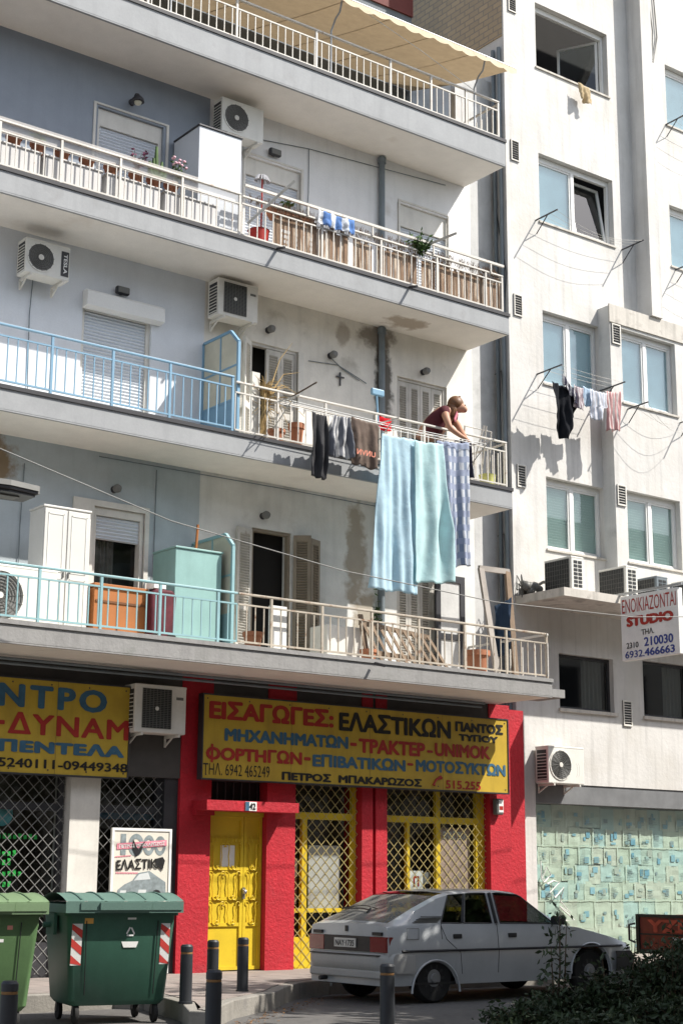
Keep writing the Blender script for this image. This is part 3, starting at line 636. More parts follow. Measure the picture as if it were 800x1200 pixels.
def swung(F, hx, y, z0, z1, wd, ang, tilt=0):
    s = MB(); q = .045
    s.box(0,q,-.02,.02,z0,z1); s.box(wd-q,wd,-.02,.02,z0,z1); s.box(q,wd-q,-.02,.02,z0,z0+q); s.box(q,wd-q,-.02,.02,z1-q,z1)
    p = MB(); p.quad((q,0,z0+q),(wd-q,0,z0+q),(wd-q,0,z1-q),(q,0,z1-q))
    Mx = Matrix.Translation((hx,y,0)) @ Matrix.Rotation(ang, 4, 'Z') @ Matrix.Translation((0,0,z0)) @ Matrix.Rotation(tilt, 4, 'X') @ Matrix.Translation((0,0,-z0))
    s.v = [Mx@v for v in s.v]; p.v = [Mx@v for v in p.v]
    s.build('sash', W['alu'], F); p.build('pane', W['winglass'], F)
swung(F1, 21.69, YR+.19, 16.93, 18.14, .84, math.radians(118))
swung(F2, 20.86, YR+.16, 13.72, 14.93, .86, 0, math.radians(-9))
for h in ((19.98,21.37,4.46,5.44),(22.16,23.47,4.46,5.50)):
    x0, x1, z0, z1 = h; f = MB(); t = .05; y = YR+.1
    f.box(x0+.003,x0+t,y,y+.05,z0,z1-.003); f.box(x1-t,x1-.003,y,y+.05,z0,z1-.003); f.box(x0+t,x1-t,y,y+.05,z0,z0+t); f.box(x0+t,x1-t,y,y+.05,z1-t,z1-.003)
    F = f.build('window', W['darkmetal'], RB); p = MB(); p.quad((x0+t,y+.02,z0+t),(x1-t,y+.02,z0+t),(x1-t,y+.02,z1-t),(x0+t,y+.02,z1-t)); p.build('pane', W['glass'], F)
    s = MB(); s.box(x0-.04,x1+.06,YR-.05,YR+.1,z0-.06,z0-.002); s.build('sill', W['rledge'], F)
    s = MB(); s.grid(lambda u, v: (x0+.75+.5*u, y+.1+.02*math.sin(u*30), z0+.05+(z1-z0-.1)*v), 30, 2); s.build('curtain', M('dim_curtain', (.10,.10,.09)), F, smooth=60)
def vent(x0, x1, z0, z1, y):
    f = MB(); t = .02; f.box(x0,x1,y-.012,y-.002,z0,z1,1); f.box(x0,x0+t,y-.03,y-.012,z0,z1); f.box(x1-t,x1,y-.03,y-.012,z0,z1); f.box(x0+t,x1-t,y-.03,y-.012,z0,z0+t); f.box(x0+t,x1-t,y-.03,y-.012,z1-t,z1)
    n = int((z1-z0)/.045)
    for i in range(n): f.obox(((x0+x1)/2,y-.02,z0+(i+.5)*(z1-z0)/n),(x1-x0-2*t,.02,.006),(.6,0,0))
    f.build('vent_grille', [W['offwhite'], W['black']], RB)
for z in (17.8,14.69,11.6,8.35): vent(19.04,19.25,z,z+.42,YR)
for z in (11.46,8.29): vent(21.30,21.53,z,z+.40,YR-.3)
vent(21.58,21.81,4.24,4.71,YR)
# downpipes in the gap between the two buildings
for y in (.26, .10):
    m = MB(); m.tube([(XR-.05,y,PZ),(XR-.05,y,17.0)], .036, 10); m.build('downpipe', W['pipe'], RB, smooth=40)
for pts in ([(XR-.02,.3,14.0),(XR-.02,.2,13.3),(XR-.02,.03,12.4),(XR-.02,.1,11.7)],[(XR-.02,.9,10.6),(XR-.02,.5,10.5),(XR-.02,.2,10.55),(XR-.02,.15,9.6)],[(XR-.02,.85,7.45),(XR-.02,.2,7.5),(XR-.02,.15,6.5)],[(XR-.02,.3,16.8),(XR-.02,.35,14),(XR-.02,.3,12.2)]):
    m = MB(); m.tube(pts, .009, 6); m.build('wall_cable', W['black'], RB, smooth=60)
m = MB(); m.box(XE+.002,XR-.003,.38,.5,4.4,16.4); m.build('gap_wall', W['side'], RB)
m = MB(); m.box(17.9,XR-.004,.45,.5,PZ,4.3); m.build('gap_door', W['red'], RB)
for pts in ([(23.0,YR-.03,20),(23.15,YR-.03,18.8),(23.1,YR-.03,18.13),(22.9,YR-.03,18.08),(22.76,YR-.03,18.24)],[(23.2,YR-.03,20),(23.28,YR-.03,18.7),(23.13,YR-.03,18.08),(22.84,YR-.03,18.13)]):
    m = MB(); m.tube(pts, .015, 6); m.build('wall_cable', W['lat_grey'], RB, smooth=60)
# closed shop: newspaper sheets over the glass
SH = MB(); PP = []
import colorsys
m = MB(); cols = []
x = 18.38; zs = [PZ+.1,.78,1.1,1.62,1.98,2.36,2.66]
rows = [(2.40,2.76),(2.08,2.40),(1.76,2.08),(1.46,1.76),(1.14,1.46),(.66,1.14),(PZ+.05,.66)]
yp = YR+.33
for z0, z1 in rows:
    x = 19.33+random.uniform(-.02,.05)
    while x < 26.5:
        wd = random.choice((.3,.34,.4,.44)); base = random.choice(((.60,.63,.48),(.56,.64,.52),(.64,.65,.50),(.52,.63,.55),(.64,.63,.49)))
        j = lambda: random.uniform(-.012,.012)
        jz = random.uniform(-.03,.03); nx = 4; nz = 4; o_ = len(m.v); ph = random.uniform(0,9)
        m.grid(lambda u, v: (x+wd*u, yp+.004*math.sin(u*7+ph)+.004*math.sin(v*9+ph*2+u*3)-.0015*random.random(), z0-.01+jz+(z1-z0+.02)*v), nx, nz); cols += [base]*(nx*nz)
        for _ in range(random.choice((1,2,2,3,4))):                     # printed pictures on the sheets
            a = random.uniform(.05,.55)*wd; c_ = random.uniform(.05,.55)*(z1-z0); q = random.uniform(.04,.13); r_ = random.uniform(.03,.13)
            e = yp-.010-random.uniform(0,.006); m.quad((x+a,e,z0+c_),(x+a+q,e,z0+c_),(x+a+q,e,z0+c_+r_),(x+a,e,z0+c_+r_)); cols.append(random.choice(((.28,.46,.50),(.34,.55,.60),(.30,.36,.34),(.42,.56,.54),(.46,.58,.50),(.22,.42,.50),(.50,.52,.42))))
        if random.random() < .75: m.quad((x-.008,yp-.019,z0),(x+.012,yp-.019,z0),(x+.012+random.uniform(-.012,.012),yp-.019,z1),(x-.008+random.uniform(-.012,.012),yp-.019,z1)); cols.append((.70,.72,.58))
        for k in range(random.choice((0,0,3,5,7))): zz = z0+.05+k*.028; e = yp-.0165; q_ = random.uniform(.08,.2); m.quad((x+.05,e,zz),(x+.05+q_,e,zz),(x+.05+q_,e,zz+.009),(x+.05,e,zz+.009)); cols.append((.36,.42,.38))
        x += wd+random.choice((.0,.004))
for z0, z1 in rows[1::3]: m.quad((19.33,yp-.0185,z0-.006),(26.5,yp-.0185,z0-.02),(26.5,yp-.0185,z0-.004),(19.33,yp-.0185,z0+.01)); cols.append((.68,.70,.55))
m.quad((19.33,yp+.02,PZ),(42,yp+.02,PZ),(42,yp+.02,2.79),(19.33,yp+.02,2.79)); cols.append((.45,.52,.44))
def paper_mat():
    mm = M('newspaper_sheets', (1,1,1), rough=.8, var=.12, scale=3, bump=.25, bscale=9); n_ = mm.node_tree.nodes; L_ = mm.node_tree.links; bs_ = n_['Principled BSDF']
    at = n_.new('ShaderNodeAttribute'); at.attribute_name = 'sheet'; src = bs_.inputs['Base Color'].links[0].from_socket
    x_ = n_.new('ShaderNodeMix'); x_.data_type = 'RGBA'; x_.blend_type = 'MULTIPLY'; x_.inputs[0].default_value = 1; L_.new(src, x_.inputs[6]); L_.new(at.outputs['Color'], x_.inputs[7]); L_.new(x_.outputs[2], bs_.inputs['Base Color']); return mm
NS = m.build('newspaper_covering', paper_mat(), RB, fixn=False)
ca = NS.data.attributes.new('sheet', 'FLOAT_COLOR', 'FACE')
ca.data.foreach_set('color', [q for c_ in cols for q in (*c_, 1)])
m = MB(); m.quad((19.34,yp-.045,PZ+.05),(42,yp-.045,PZ+.05),(42,yp-.045,2.79),(19.34,yp-.045,2.79)); m.build('shop_pane', W['winglass'], RB)
m = MB()
pts = [PX(x_, y_, yp-.06) for x_, y_ in ((633,1009),(634,1030),(637,1034),(645,1025),(640,1016),(635,1028),(641,1036),(648,1032),(655,1034),(644,1046),(650,1052),(660,1040),(656,1056),(668,1070),(655,1062),(672,1078),(660,1079),(652,1080))]
m.tube(pts, .012, 6); m.build('graffiti_scrawl', W['t_white'], RB, smooth=60)
# ---------------------------------------------------------------- awning of the top balcony
AW = thing('awning', 'beige fabric awning with scalloped edge over the top balcony', 'awning', (14, -1.0, 15.03))
W['canvas'] = cloth_mat('beige_canvas', (.44,.335,.21), translucent=.22)
AX0, AX1, AYF, AZF, AYB, AZB = 9.5, 17.92, -1.35, 15.60, 1.59, 16.40
m = MB(); m.grid(lambda u, v: (AX0+(AX1-AX0)*u, AYB+(AYF-AYB)*v, AZB+(AZF-AZB)*v-.05*math.sin(PI*v)*(1+.3*math.sin(u*22))), 60, 10)
c_ = m.build('canopy', W['canvas'], AW, smooth=60)
m = MB()
for i in range(1, 9): x = AX0+(AX1-AX0)*i/9; m.bar((x,AYB-.01,AZB-.022),(x,AYF,AZF-.012),.02,.003,(0,0,1))
m.build('seam', M('seam_thread', (.45,.33,.20)), c_)
W['valance'] = cloth_mat('pale_valance', (.72,.62,.46), translucent=.25)
m = MB(); m.grid(lambda u, v: (AX0+(AX1-AX0)*u, AYF-.015-.02*v, AZF+.01-v*(.10+.04*abs(math.sin(u*PI*26)))+.015*math.sin(u*50)*v), 260, 2); m.build('valance', W['valance'], AW, smooth=60)
m = MB(); m.tube([(AX0,AYF,AZF),(AX1,AYF,AZF)], .022, 8); m.build('front_bar', W['metal'], AW, smooth=40)
for x in (11.0, 14.05, 17.2):
    m = MB(); m.tube([(x,-1.04,14.32),(x,-1.04,15.12),(x,-1.16,15.3),(x,-1.27,15.36),(x,AYF+.02,AZF-.06),(x,AYF-.02,AZF)], .016, 7); m.build('arm', W['metal'], AW, smooth=50)
m = MB(); m.tube([(14.1,AYF-.02,AZF-.02),(15.8,-1.25,15.28),(17.2,-1.06,15.06)], .006, 5); m.build('cord', W['offwhite'], AW)

# ---------------------------------------------------------------- air conditioners
W['acrec'] = M('fan_recess_grey', (.17,.17,.165), rough=.6)
W['acblack'] = M('dark_coil', (.025,.027,.028), rough=.5)
def ac(label, loc, w_, h, d, style='round', rot=0, brackets=True, group='air conditioners', badge=None, casing='acwhite', fx=None):
    # local: base centre at the origin, front towards -y
    t = thing('air_conditioner', label, 'air conditioner', loc, group, rot)
    m = MB(); m.box(-w_/2,w_/2,-d/2,d/2,0,h); m.box(-w_/2-.004,w_/2+.004,-d/2-.004,d/2+.004,h-.03,h+.006)
    c = m.build('casing', W[casing], t, bevel=.012, local=True)
    y = -d/2
    if style == 'round':
        r = h*.42; cx = -w_*.16 if fx is None else fx; cz = h*.5
        m = MB(); m.lathe([(r,-.002),(r,-.012),(r-.02,-.014),(r-.02,-.002)], (cx,y-.0,cz), 32, axis='y', caps=False); m.build('fan_ring', W[casing], t, smooth=40, local=True)
        m = MB(); m.lathe([(r-.012,-.006),(.001,-.006)], (cx,y,cz), 32, axis='y'); m.build('fan_recess', W['acrec'], t, local=True)
        m = MB()
        for k in range(1, 8): rr = r*k/8; m.tube([(cx+rr*math.cos(2*PI*i/28), y-.014, cz+rr*math.sin(2*PI*i/28)) for i in range(29)], .0055, 4, caps=False)
        for k in range(16): a = k*PI/8; m.tube([(cx+.03*math.cos(a),y-.014,cz+.03*math.sin(a)),(cx+(r-.01)*math.cos(a+.5),y-.014,cz+(r-.01)*math.sin(a+.5))], .004, 4)
        G = m.build('fan_grille', W['acgrille'], t, local=True)
        m = MB(); m.lathe([(.045,-.016),(.04,-.022),(.001,-.024)], (cx,y,cz), 18, axis='y'); m.build('hub', W['offwhite'], G, smooth=40, local=True)
    elif style == 'square':
        x0, x1, z0, z1 = -w_*.36, w_*.2, h*.1, h*.92
        m = MB(); m.box(x0,x1,y-.003,y+.0,z0,z1); m.build('fan_recess', W['acblack'], t, local=True)
        m = MB(); n = 22
        for i in range(n+1): z = z0+(z1-z0)*i/n; m.box(x0,x1,y-.012,y-.004,z-.003,z+.003)
        for i in range(9): x = x0+(x1-x0)*i/8; m.box(x-.003,x+.003,y-.013,y-.0035,z0,z1)
        m.build('fan_grille', W['acgrille'], t, local=True)
        m = MB(); m.lathe([(.03,-.014),(.001,-.016)], ((x0+x1)/2,y,(z0+z1)/2), 14, axis='y'); m.build('hub', W['offwhite'], t, local=True)
        m = MB(); m.box(w_*.3,w_*.44,y-.004,y-.001,h*.72,h*.78); m.build('badge', W['acgrille'], t, local=True)
    if style in ('round', 'square'):       # dark louvred end
        m = MB(); m.box(-w_/2-.003,-w_/2,-d*.36,d*.36,h*.08,h*.9)
        m.build('side_coil', W['acblack'], t, local=True)
        m = MB()
        for i in range(9): z = h*(.1+.085*i); m.box(-w_/2-.012,-w_/2-.004,-d*.36,d*.36,z,z+.012)
        m.build('side_grille', W[casing], t, local=True)
    else:                                  # coil: the long back with a wire grid, slotted end
        m = MB(); m.box(-w_*.46,w_*.42,y-.004,y,h*.06,h*.93); m.build('coil', W['acblack'], t, local=True)
        m = MB()
        for i in range(11): x = -w_*.46+w_*.88*i/10; m.box(x-.003,x+.003,y-.012,y-.005,h*.06,h*.93)
        for i in range(7): z = h*(.06+.87*i/6); m.box(-w_*.46,w_*.42,y-.014,y-.0055,z-.003,z+.003)
        m.build('coil_guard', W['acgrille'], t, local=True)
        m = MB()
        for a in (-1, 0):
            for k in range(7): z = h*(.08+.12*k); m.box(w_/2+.001,w_/2+.006,a*d*.36+.015,a*d*.36+d*.34,z,z+h*.085)
        m.build('slots', W['acblack'], t, local=True)
    if brackets:
        for x in (-w_*.36, w_*.36):
            m = MB(); m.box(x-.015,x+.015,-d/2-.02,d/2+.08,-.04,-.004); m.box(x-.015,x+.015,d/2+.05,d/2+.08,-.16,-.04); m.bar((x,-d/2+.16,-.035),(x,d/2+.06,-.15),.02,.02,(1,0,0)); m.build('bracket', W['offwhite'], t, local=True)
    return t
ac('grey-white outdoor unit under the top soffit, above the white cabinet', (12.77,-.27,13.08), .8, .58, .28)
T2 = ac('outdoor unit with a black lettered strip beside its fan, above the blue railing', (9.48,-.27,9.9), .7, .52, .28)
m = MB(); m.box(.21,.33,-.146,-.142,.06,.44); bd = m.build('badge', W['black'], T2, local=True)
text('TESLA', (.245,-.149,.40), (0,0,-.30), (.06,0,0), W['t_white'], bd, .02, local=True)
ac('dingy outdoor unit with square dark grille above the half-open white shutter', (12.75,-.27,9.99), .74, .6, .3, 'square', casing='offwhite')
ac('large outdoor unit standing on the floor of the teal-railed balcony', (8.98,-1.0,4.65), 1.02, .82, .32, brackets=False, fx=-.30)
ac('dusty outdoor unit hung above the shop window, next to the red wall', (11.28,-.79,3.44), .82, .66, .3, 'square', casing='offwhite')
TL = ac('white outdoor unit on the lit wall above the papered shop window', (19.74,-.2,3.11), .86, .63, .32)
m = MB()
for k in (0, 1): m.tube([(.27+k*.05+.07*math.cos(a/10*2-1)-.07, -.153, .24+.14*math.sin(a/10*2-1)) for a in range(11)], .008, 5)
m.build('painted_mark', W['acgrille'], TL, local=True)
for x, lab in ((19.44,'first outdoor unit on the canopy, nearest the old balconies'),(20.8,'outdoor unit on the canopy directly behind the rental sign'),(22.75,'outdoor unit at the far right end of the canopy')):
    ac(lab, (x,-.72,6.372), .66, .58, .3, 'coil', rot=-PI/2, brackets=False)
ac('dark-cased outdoor unit on the canopy half hidden by the rental sign', (21.85,-.5,6.372), .66, .55, .3, 'coil', rot=-PI/2, brackets=False, casing='pipe')
# wall lights under the soffits
def wall_light(label, loc, style=0):
    t = thing('wall_light', label, 'wall light', loc, 'balcony wall lights')
    m = MB(); m.lathe([(.055,0),(.055,-.03),(.03,-.04)], (0,0,0), 14, axis='y'); m.build('base', W['darkmetal'], t, smooth=40, local=True)
    if style == 0:
        m = MB(); m.lathe([(.03,-.04),(.06,-.07),(.065,-.12),(.045,-.16),(.001,-.17)], (0,0,0), 14, axis='y'); m.build('globe', W['acrec'], t, smooth=50, local=True)
    elif style == 1:
        m = MB(); m.tube([(0,-.03,0),(0,-.12,.10),(0,-.2,.06)], .012, 6); m.build('arm', W['darkmetal'], t, local=True)
        m = MB(); m.lathe([(.10,-.05),(.09,.0),(.03,.06),(.02,.08)], (0,-.2,-.02), 16); m.build('lamp_shade', W['darkmetal'], t, smooth=40, local=True)
        m = MB(); m.ball((0,-.2,-.07), .06); m.build('globe', W['frost'], t, smooth=80, local=True)
    else:
        m = MB(); m.box(-.11,.11,-.1,-.02,-.06,.06); m.build('housing', W['darkmetal'], t, bevel=.02, local=True)
        m = MB(); m.box(-.09,.09,-.108,-.1,-.045,.045); m.build('lens', W['acgrille'], t, local=True)
    return t
for lab, x, z, s in (('black lantern wall light above the upper left roller shutter',10.96,13.27,1),('oval bulkhead light under the upper air conditioner',13.64,13.2,2),('small square light beside the white shutter box',10.9,10.12,2),
                  ('round light above the half-open white shutters',13.6,10.1,0),('round light left of the long damp stain',14.85,9.93,0),('round light above the closed shutters behind the woman',16.85,10.05,0),('round light above the half-lowered roller shutter',10.92,7.04,0),('round light above the dark open doorway',13.56,7.02,0)):
    wall_light(lab, (x,-.003,z), s)

# ---------------------------------------------------------------- cloth
def hang(name, label, cat, mat, a, b, length, nu=28, nv=30, prof=None, folds=4, amp=.03, sag=.02, seed=0, group=None, flare=0, parent=None, kick=0):
    rnd = random.Random(seed); a = Vector(a); b = Vector(b); ph = [rnd.uniform(0,6.28) for _ in range(6)]; fr = [folds*rnd.uniform(.7,1.3) for _ in range(3)]
    nrm = Vector((0,-1,0))
    def fn(u, v):
        l, r = prof(v) if prof else (0, 1)
        uu = l+(r-l)*u; uu = .5+(uu-.5)*(1+flare*v)
        p = a.lerp(b, uu); p.z -= length*v+sag*math.sin(PI*max(0,min(1,uu)))*(1-v*.5)
        k = min(1, .25+1.2*v)
        p += nrm*(amp*k*(math.sin(fr[0]*2*PI*uu+ph[0]+v*.8)+.5*math.sin(fr[1]*4*PI*uu+ph[1]-v*2)+.25*math.sin(9*v+ph[2]+uu*7)+.2*math.sin(23*v+uu*13+ph[4])*.7+.5*math.sin(uu*17+v*5.5+ph[5])*math.sin(v*3.1+uu*2+ph[3])+.35*math.sin(uu*29-v*9+ph[1])*max(0,1-1.6*v))+kick*v)
        p.z += .012*math.sin(fr[2]*2*PI*uu+ph[3])*v+.006*math.sin(31*uu+ph[5])
        return p
    m = MB(); m.grid(fn, nu, nv)
    o = m.build(name, mat, parent, smooth=80, org=(a+b)/2 if parent is None else None, fixn=False)
    uv = o.data.uv_layers.new(name='UVMap')
    for lp in o.data.loops:
        i = lp.vertex_index; uv.data[lp.index].uv = ((i % (nu+1))/nu, (i//(nu+1))/nv)
    sd = o.modifiers.new('thickness', 'SOLIDIFY'); sd.thickness = .004
    if label: tag(o, label, cat, group)
    return o
W['c_blue'] = cloth_mat('light_blue_sheet', (.55,.73,.82)); W['c_mint'] = cloth_mat('mint_sheet', (.58,.78,.80))
W['c_plaid'] = cloth_mat('blue_check_cloth', (.64,.67,.72), stripes=((0,5,.42,(.28,.34,.46)),(1,9,.45,(.38,.43,.56))))
W['c_dark'] = cloth_mat('charcoal_cloth', (.075,.075,.08)); W['c_grey'] = cloth_mat('grey_striped_cloth', (.20,.21,.24), stripes=((0,5,.4,(.62,.62,.62)),))
W['c_brown'] = cloth_mat('taupe_cloth', (.20,.155,.13)); W['c_bs'] = cloth_mat('dark_striped_cloth', (.06,.06,.09), stripes=((0,4,.35,(.6,.6,.62)),))
W['c_black'] = cloth_mat('black_cloth', (.025,.027,.033)); W['c_tan'] = cloth_mat('tan_cloth', (.58,.47,.30)); W['c_bw'] = cloth_mat('blue_white_towel', (.16,.30,.62), stripes=((0,3,.45,(.75,.78,.82)),))
W['c_pink'] = cloth_mat('pink_striped_cloth', (.62,.36,.36), stripes=((0,6,.4,(.75,.72,.70)),)); W['c_pale'] = cloth_mat('pale_striped_cloth', (.72,.72,.76), stripes=((0,7,.35,(.50,.56,.66)),))
W['c_lblue'] = cloth_mat('washed_blue_cloth', (.50,.62,.74)); W['c_mauve'] = cloth_mat('mauve_cloth', (.45,.36,.40), stripes=((0,5,.4,(.7,.68,.68)),))
YC = -1.5
# rack in front of the third balcony railing
RK = thing('clothes_rack', 'white wire drying rack hung outside the cream railing beneath the woman', 'drying rack', (15, -1.1, 8.0))
for x in (13.0, 14.9, 16.9):
    m = MB(); m.tube([(x,-1.06,8.5),(x,-1.75,8.47)], .012, 6); m.tube([(x,-1.07,8.1),(x,-1.6,8.46)], .009, 6); m.build('arm', W['rail_white'], RK)
m = MB()
for y, z in ((-1.25,8.46),(-1.4,8.455),(-1.5,8.45)): m.tube([(12.95,y,z),(14.9,y,z-.03),(16.95,y,z)], .006, 5)
m.build('line', W['white'], RK)
m = MB(); m.tube([tuple(PX(340,466,-1.1)), tuple(PX(371,448,-1.75))], .012, 6); tag(m.build('broom_stick', W['stem'], org=PX(340,466,-1.1)), 'thin stick leaning out over the cream railing near the dried palm', 'stick')
def seg(x0, y0, x1, y1, Y): return PX(x0,y0,Y), PX(x1,y1,Y)
a, b = seg(447,508,487,516,-1.45); hang('bed_sheet', 'light blue bed sheet hanging far below the railing', 'sheet', W['c_blue'], a, b, 2.48, 44, 60, prof=lambda v: (-.36*v, 1+.02*v), folds=1.6, amp=.04, seed=3, sag=.0)
a, b = seg(485,516,530,520,-1.5); hang('bed_sheet', 'mint green bed sheet beside the light blue one', 'sheet', W['c_mint'], a, b, 2.28, 44, 60, prof=lambda v: (0, .76+.26*v), folds=1.6, amp=.045, seed=8)
a, b = seg(512,516,549,519,-1.4); hang('bed_sheet', 'blue and white checked cloth hanging below the woman', 'sheet', W['c_plaid'], a, b, 2.05, 40, 60, prof=lambda v: (.0+.30*v, 1-.02*v), folds=2.5, amp=.04, seed=5)
a, b = seg(538,514,552,518,-1.25); hang('striped_shirt', 'dark striped shirt held over the railing by the woman', 'shirt', W['c_bs'], a, b, .62, 20, 20, folds=2, amp=.03, seed=11)
a, b = seg(366,482,383,487,YC); hang('trousers', 'charcoal trousers hanging lowest at the left end of the rack', 'trousers', W['c_dark'], a, b, 1.0, 20, 34, prof=lambda v: (-.05-.05*v, 1.0+.1*math.sin(3*v)), folds=2, amp=.04, seed=13)
a, b = seg(383,484,413,489,YC); hang('striped_shirt', 'grey and white striped shirt pinned beside the charcoal trousers', 'shirt', W['c_grey'], a, b, .66, 26, 24, prof=lambda v: (.22-.2*min(1,v*2), .9+.1*v), folds=2.5, amp=.045, seed=17)
sh_ = hang('tshirt', 'taupe T-shirt with a faint coral print', 'T-shirt', W['c_brown'], *seg(412,488,443,497,YC), .74, 26, 24, prof=lambda v: (.04*v, 1-.04*v), folds=2, amp=.03, seed=19)
pr = text('ИVИU', PX(418,532,YC-.1), Vector((.36,0,0)), Vector((0,0,.09)), M('coral_print', (.62,.22,.15)), None, .02, 'print'); pr.parent = sh_
for v in pr.data.vertices: v.co -= sh_.location
a = PX(677,96,-.16)
W_ = cloth_mat
hang('beige_cloth', 'beige cloth draped over the sill of the open upper window', 'cloth', W['c_tan'], a, PX(692,104,-.17), .36, 16, 16, prof=lambda v: (.1*v, .85+.15*v), folds=1.5, amp=.03, seed=23)
a, b = seg(373,246,415,260,-1.1); hang('striped_towel', 'blue and white striped towel folded over the upper flower rail', 'towel', W['c_bw'], a+Vector((0,0,.02)), b+Vector((0,0,.02)), .24, 26, 10, folds=2, amp=.03, seed=29)
# drying lines under the neighbour's windows
def drying_line(label, x0, x1, z, y, out, n=3, sag=.07):
    t = thing('drying_line', label, 'drying line', ((x0+x1)/2, y, z), 'window drying lines')
    for x in (x0, x1):
        m = MB(); m.bar((x,y,z),(x,y-out,z+.02),.022,.022,(0,0,1)); m.bar((x,y-.01,z-.28),(x,y-out*.55,z+.005),.014,.014,(1,0,0)); m.build('arm', W['darkmetal'], t)
    m = MB()
    for k in range(n):
        yy = y-out*(.35+.6*k/(n-1)); m.tube([(x0+(x1-x0)*i/10, yy, z+.02-sag*(1+.6*k)*math.sin(PI*i/10)) for i in range(11)], .0035, 4)
    m.build('line', W['offwhite'], t); return t
drying_line('empty drying line under the tilted-open window', 19.66, 22.0, 13.63, YR, .58, sag=.09)
DL = drying_line('drying line crowded with clothes under the middle window', 19.6, 21.25, 10.57, YR, .65, sag=.01)
drying_line('empty drying line under the bay window', 21.68, 23.16, 10.22, YR-.3, .52, sag=.2)
drying_line('drying line at the far right edge under the upper corner window', 23.47, 25.3, 16.78, YR, .58)
drying_line('drying line at the right edge with pegs under the corner window', 23.58, 25.3, 13.6, YR, .58)
YL = YR-.55
G = 'clothes on the middle drying line'
hang('jacket', 'large black jacket hanging at the left of the neighbour\'s line', 'jacket', W['c_black'], *seg(645,447,676,455,YL), 1.02, 26, 34, prof=lambda v: (.02+.25*v, .98-.30*v+.12*math.sin(5*v)), folds=2.2, amp=.06, seed=31, group=G)
hang('striped_shirt', 'grey-blue striped shirt folded over the neighbour\'s line next to the black jacket', 'shirt', W['c_bs'], *seg(659,437,676,462,YL-.06), .20, 20, 12, folds=2, amp=.02, seed=37, group=G)
hang('striped_shirt', 'mauve striped top between the black jacket and the pale blue cloth', 'top', W['c_mauve'], *seg(671,450,683,455,YL-.03), .42, 18, 16, folds=1.5, amp=.03, seed=41, group=G)
hang('blue_cloth', 'pale blue small cloth in the middle of the neighbour\'s line', 'cloth', W['c_lblue'], *seg(682,452,694,456,YL), .36, 18, 14, folds=1.5, amp=.02, seed=43, group=G)
hang('pale_shirt', 'pale striped shirt hanging longer than the blue cloth beside it', 'shirt', W['c_pale'], *seg(690,455,711,461,YL-.05), .56, 22, 18, prof=lambda v: (0, 1) if v < .55 else (.05, .72), folds=2, amp=.03, seed=47, group=G)
hang('striped_shirt', 'pink and white striped shirt at the right end of the line', 'shirt', W['c_pink'], *seg(709,458,727,459,YL), .76, 22, 22, prof=lambda v: (0, 1-.05*v), folds=2, amp=.035, seed=53, group=G)

# ---------------------------------------------------------------- upper balcony: cabinet, planters, mats
def cabinet(label, x0, x1, y0, y1, z0, z1, mat, doors, top=None, name='cabinet', handles=False, topname='top'):
    t = thing(name, label, 'cabinet', ((x0+x1)/2, (y0+y1)/2, z0))
    m = MB(); m.box(x0,x1,y0+.02,y1,z0,z1); m.build('body', W[mat] if isinstance(mat, str) else mat, t, bevel=.008)
    m = MB(); m.box(x0-.015,x1+.015,y0,y1,z1+.001,z1+.03); m.build(topname, W[top] if top else (W[mat] if isinstance(mat, str) else mat), t, bevel=.006)
    if doors:
        wd = (x1-x0)/doors
        for i in range(doors):
            a, b = x0+i*wd+.008, x0+(i+1)*wd-.008
            d = MB(); d.box(a,b,y0,y0+.018,z0+.04,z1-.02); D = d.build('door', W[mat] if isinstance(mat, str) else mat, t, bevel=.004)
            d = MB(); zm = z0+(z1-z0)*.47
            for p, q in ((z0+.1,zm-.04),(zm+.04,z1-.08)):
                for r0 in ((a+.05,b-.05,p,p+.012),(a+.05,b-.05,q-.012,q),(a+.05,a+.062,p,q),(b-.062,b-.05,p,q)): d.box(r0[0],r0[1],y0-.006,y0-.001,r0[2],r0[3])
            d.build('moulding', W['acwhite'], D)
            h = MB(); hx = b-.03 if i == 0 else a+.03; h.box(hx-.008,hx+.008,y0-.02,y0-.001,zm-.03,zm+.05); h.build('handle', W['acgrille'], D)
    return t
W['wardrobe'] = M('white_plastic_cabinet', (.62,.61,.58), rough=.45, var=.03); W['cab4'] = M('white_metal_cabinet', (.52,.55,.59), rough=.4, var=.02)
cabinet('tall plain white cabinet with dark top edge on the upper balcony', 11.72, 12.5, -.82, -.05, 11.04, 12.80, 'cab4', 0, 'darkmetal')
cabinet('white two-door plastic wardrobe on the teal-railed balcony', 9.34, 10.04, -1.0, -.55, 4.64, 6.38, 'wardrobe', 2)
W['tealcab'] = M('turquoise_cabinet', (.25,.42,.40), rough=.5, var=.08, streak=.15)
cabinet('turquoise metal cabinet behind the teal railing', 11.42, 12.2, -1.0, -.35, 4.64, 6.08, 'tealcab', 0)
W['orange'] = M('orange_brown_wood', (.36,.13,.035), rough=.6, var=.12, streak=.2)
t = thing('wooden_chest', 'low orange-brown wooden chest behind the teal railing', 'chest', (10.5,-.85,4.64))
m = MB(); m.box(10.14,10.95,-1.0,-.55,4.64,5.36); m.build('body', W['orange'], t)
m = MB(); m.box(10.12,10.97,-1.03,-.53,5.37,5.42); m.build('lid', W['orange'], t, bevel=.006)
m = MB(); m.box(10.16,10.93,-1.012,-1.002,5.16,5.19); m.box(10.5,10.512,-1.012,-1.002,4.66,5.15); m.build('moulding', M('dark_wood', (.15,.06,.02)), t)
m = MB(); m.box(10.05,10.09,-.9,-.5,4.66,6.32); tag(m.build('tall_board', W['acwhite'], org=(10.07,-.7,4.66)), 'narrow white board standing on edge beside the wardrobe', 'board')
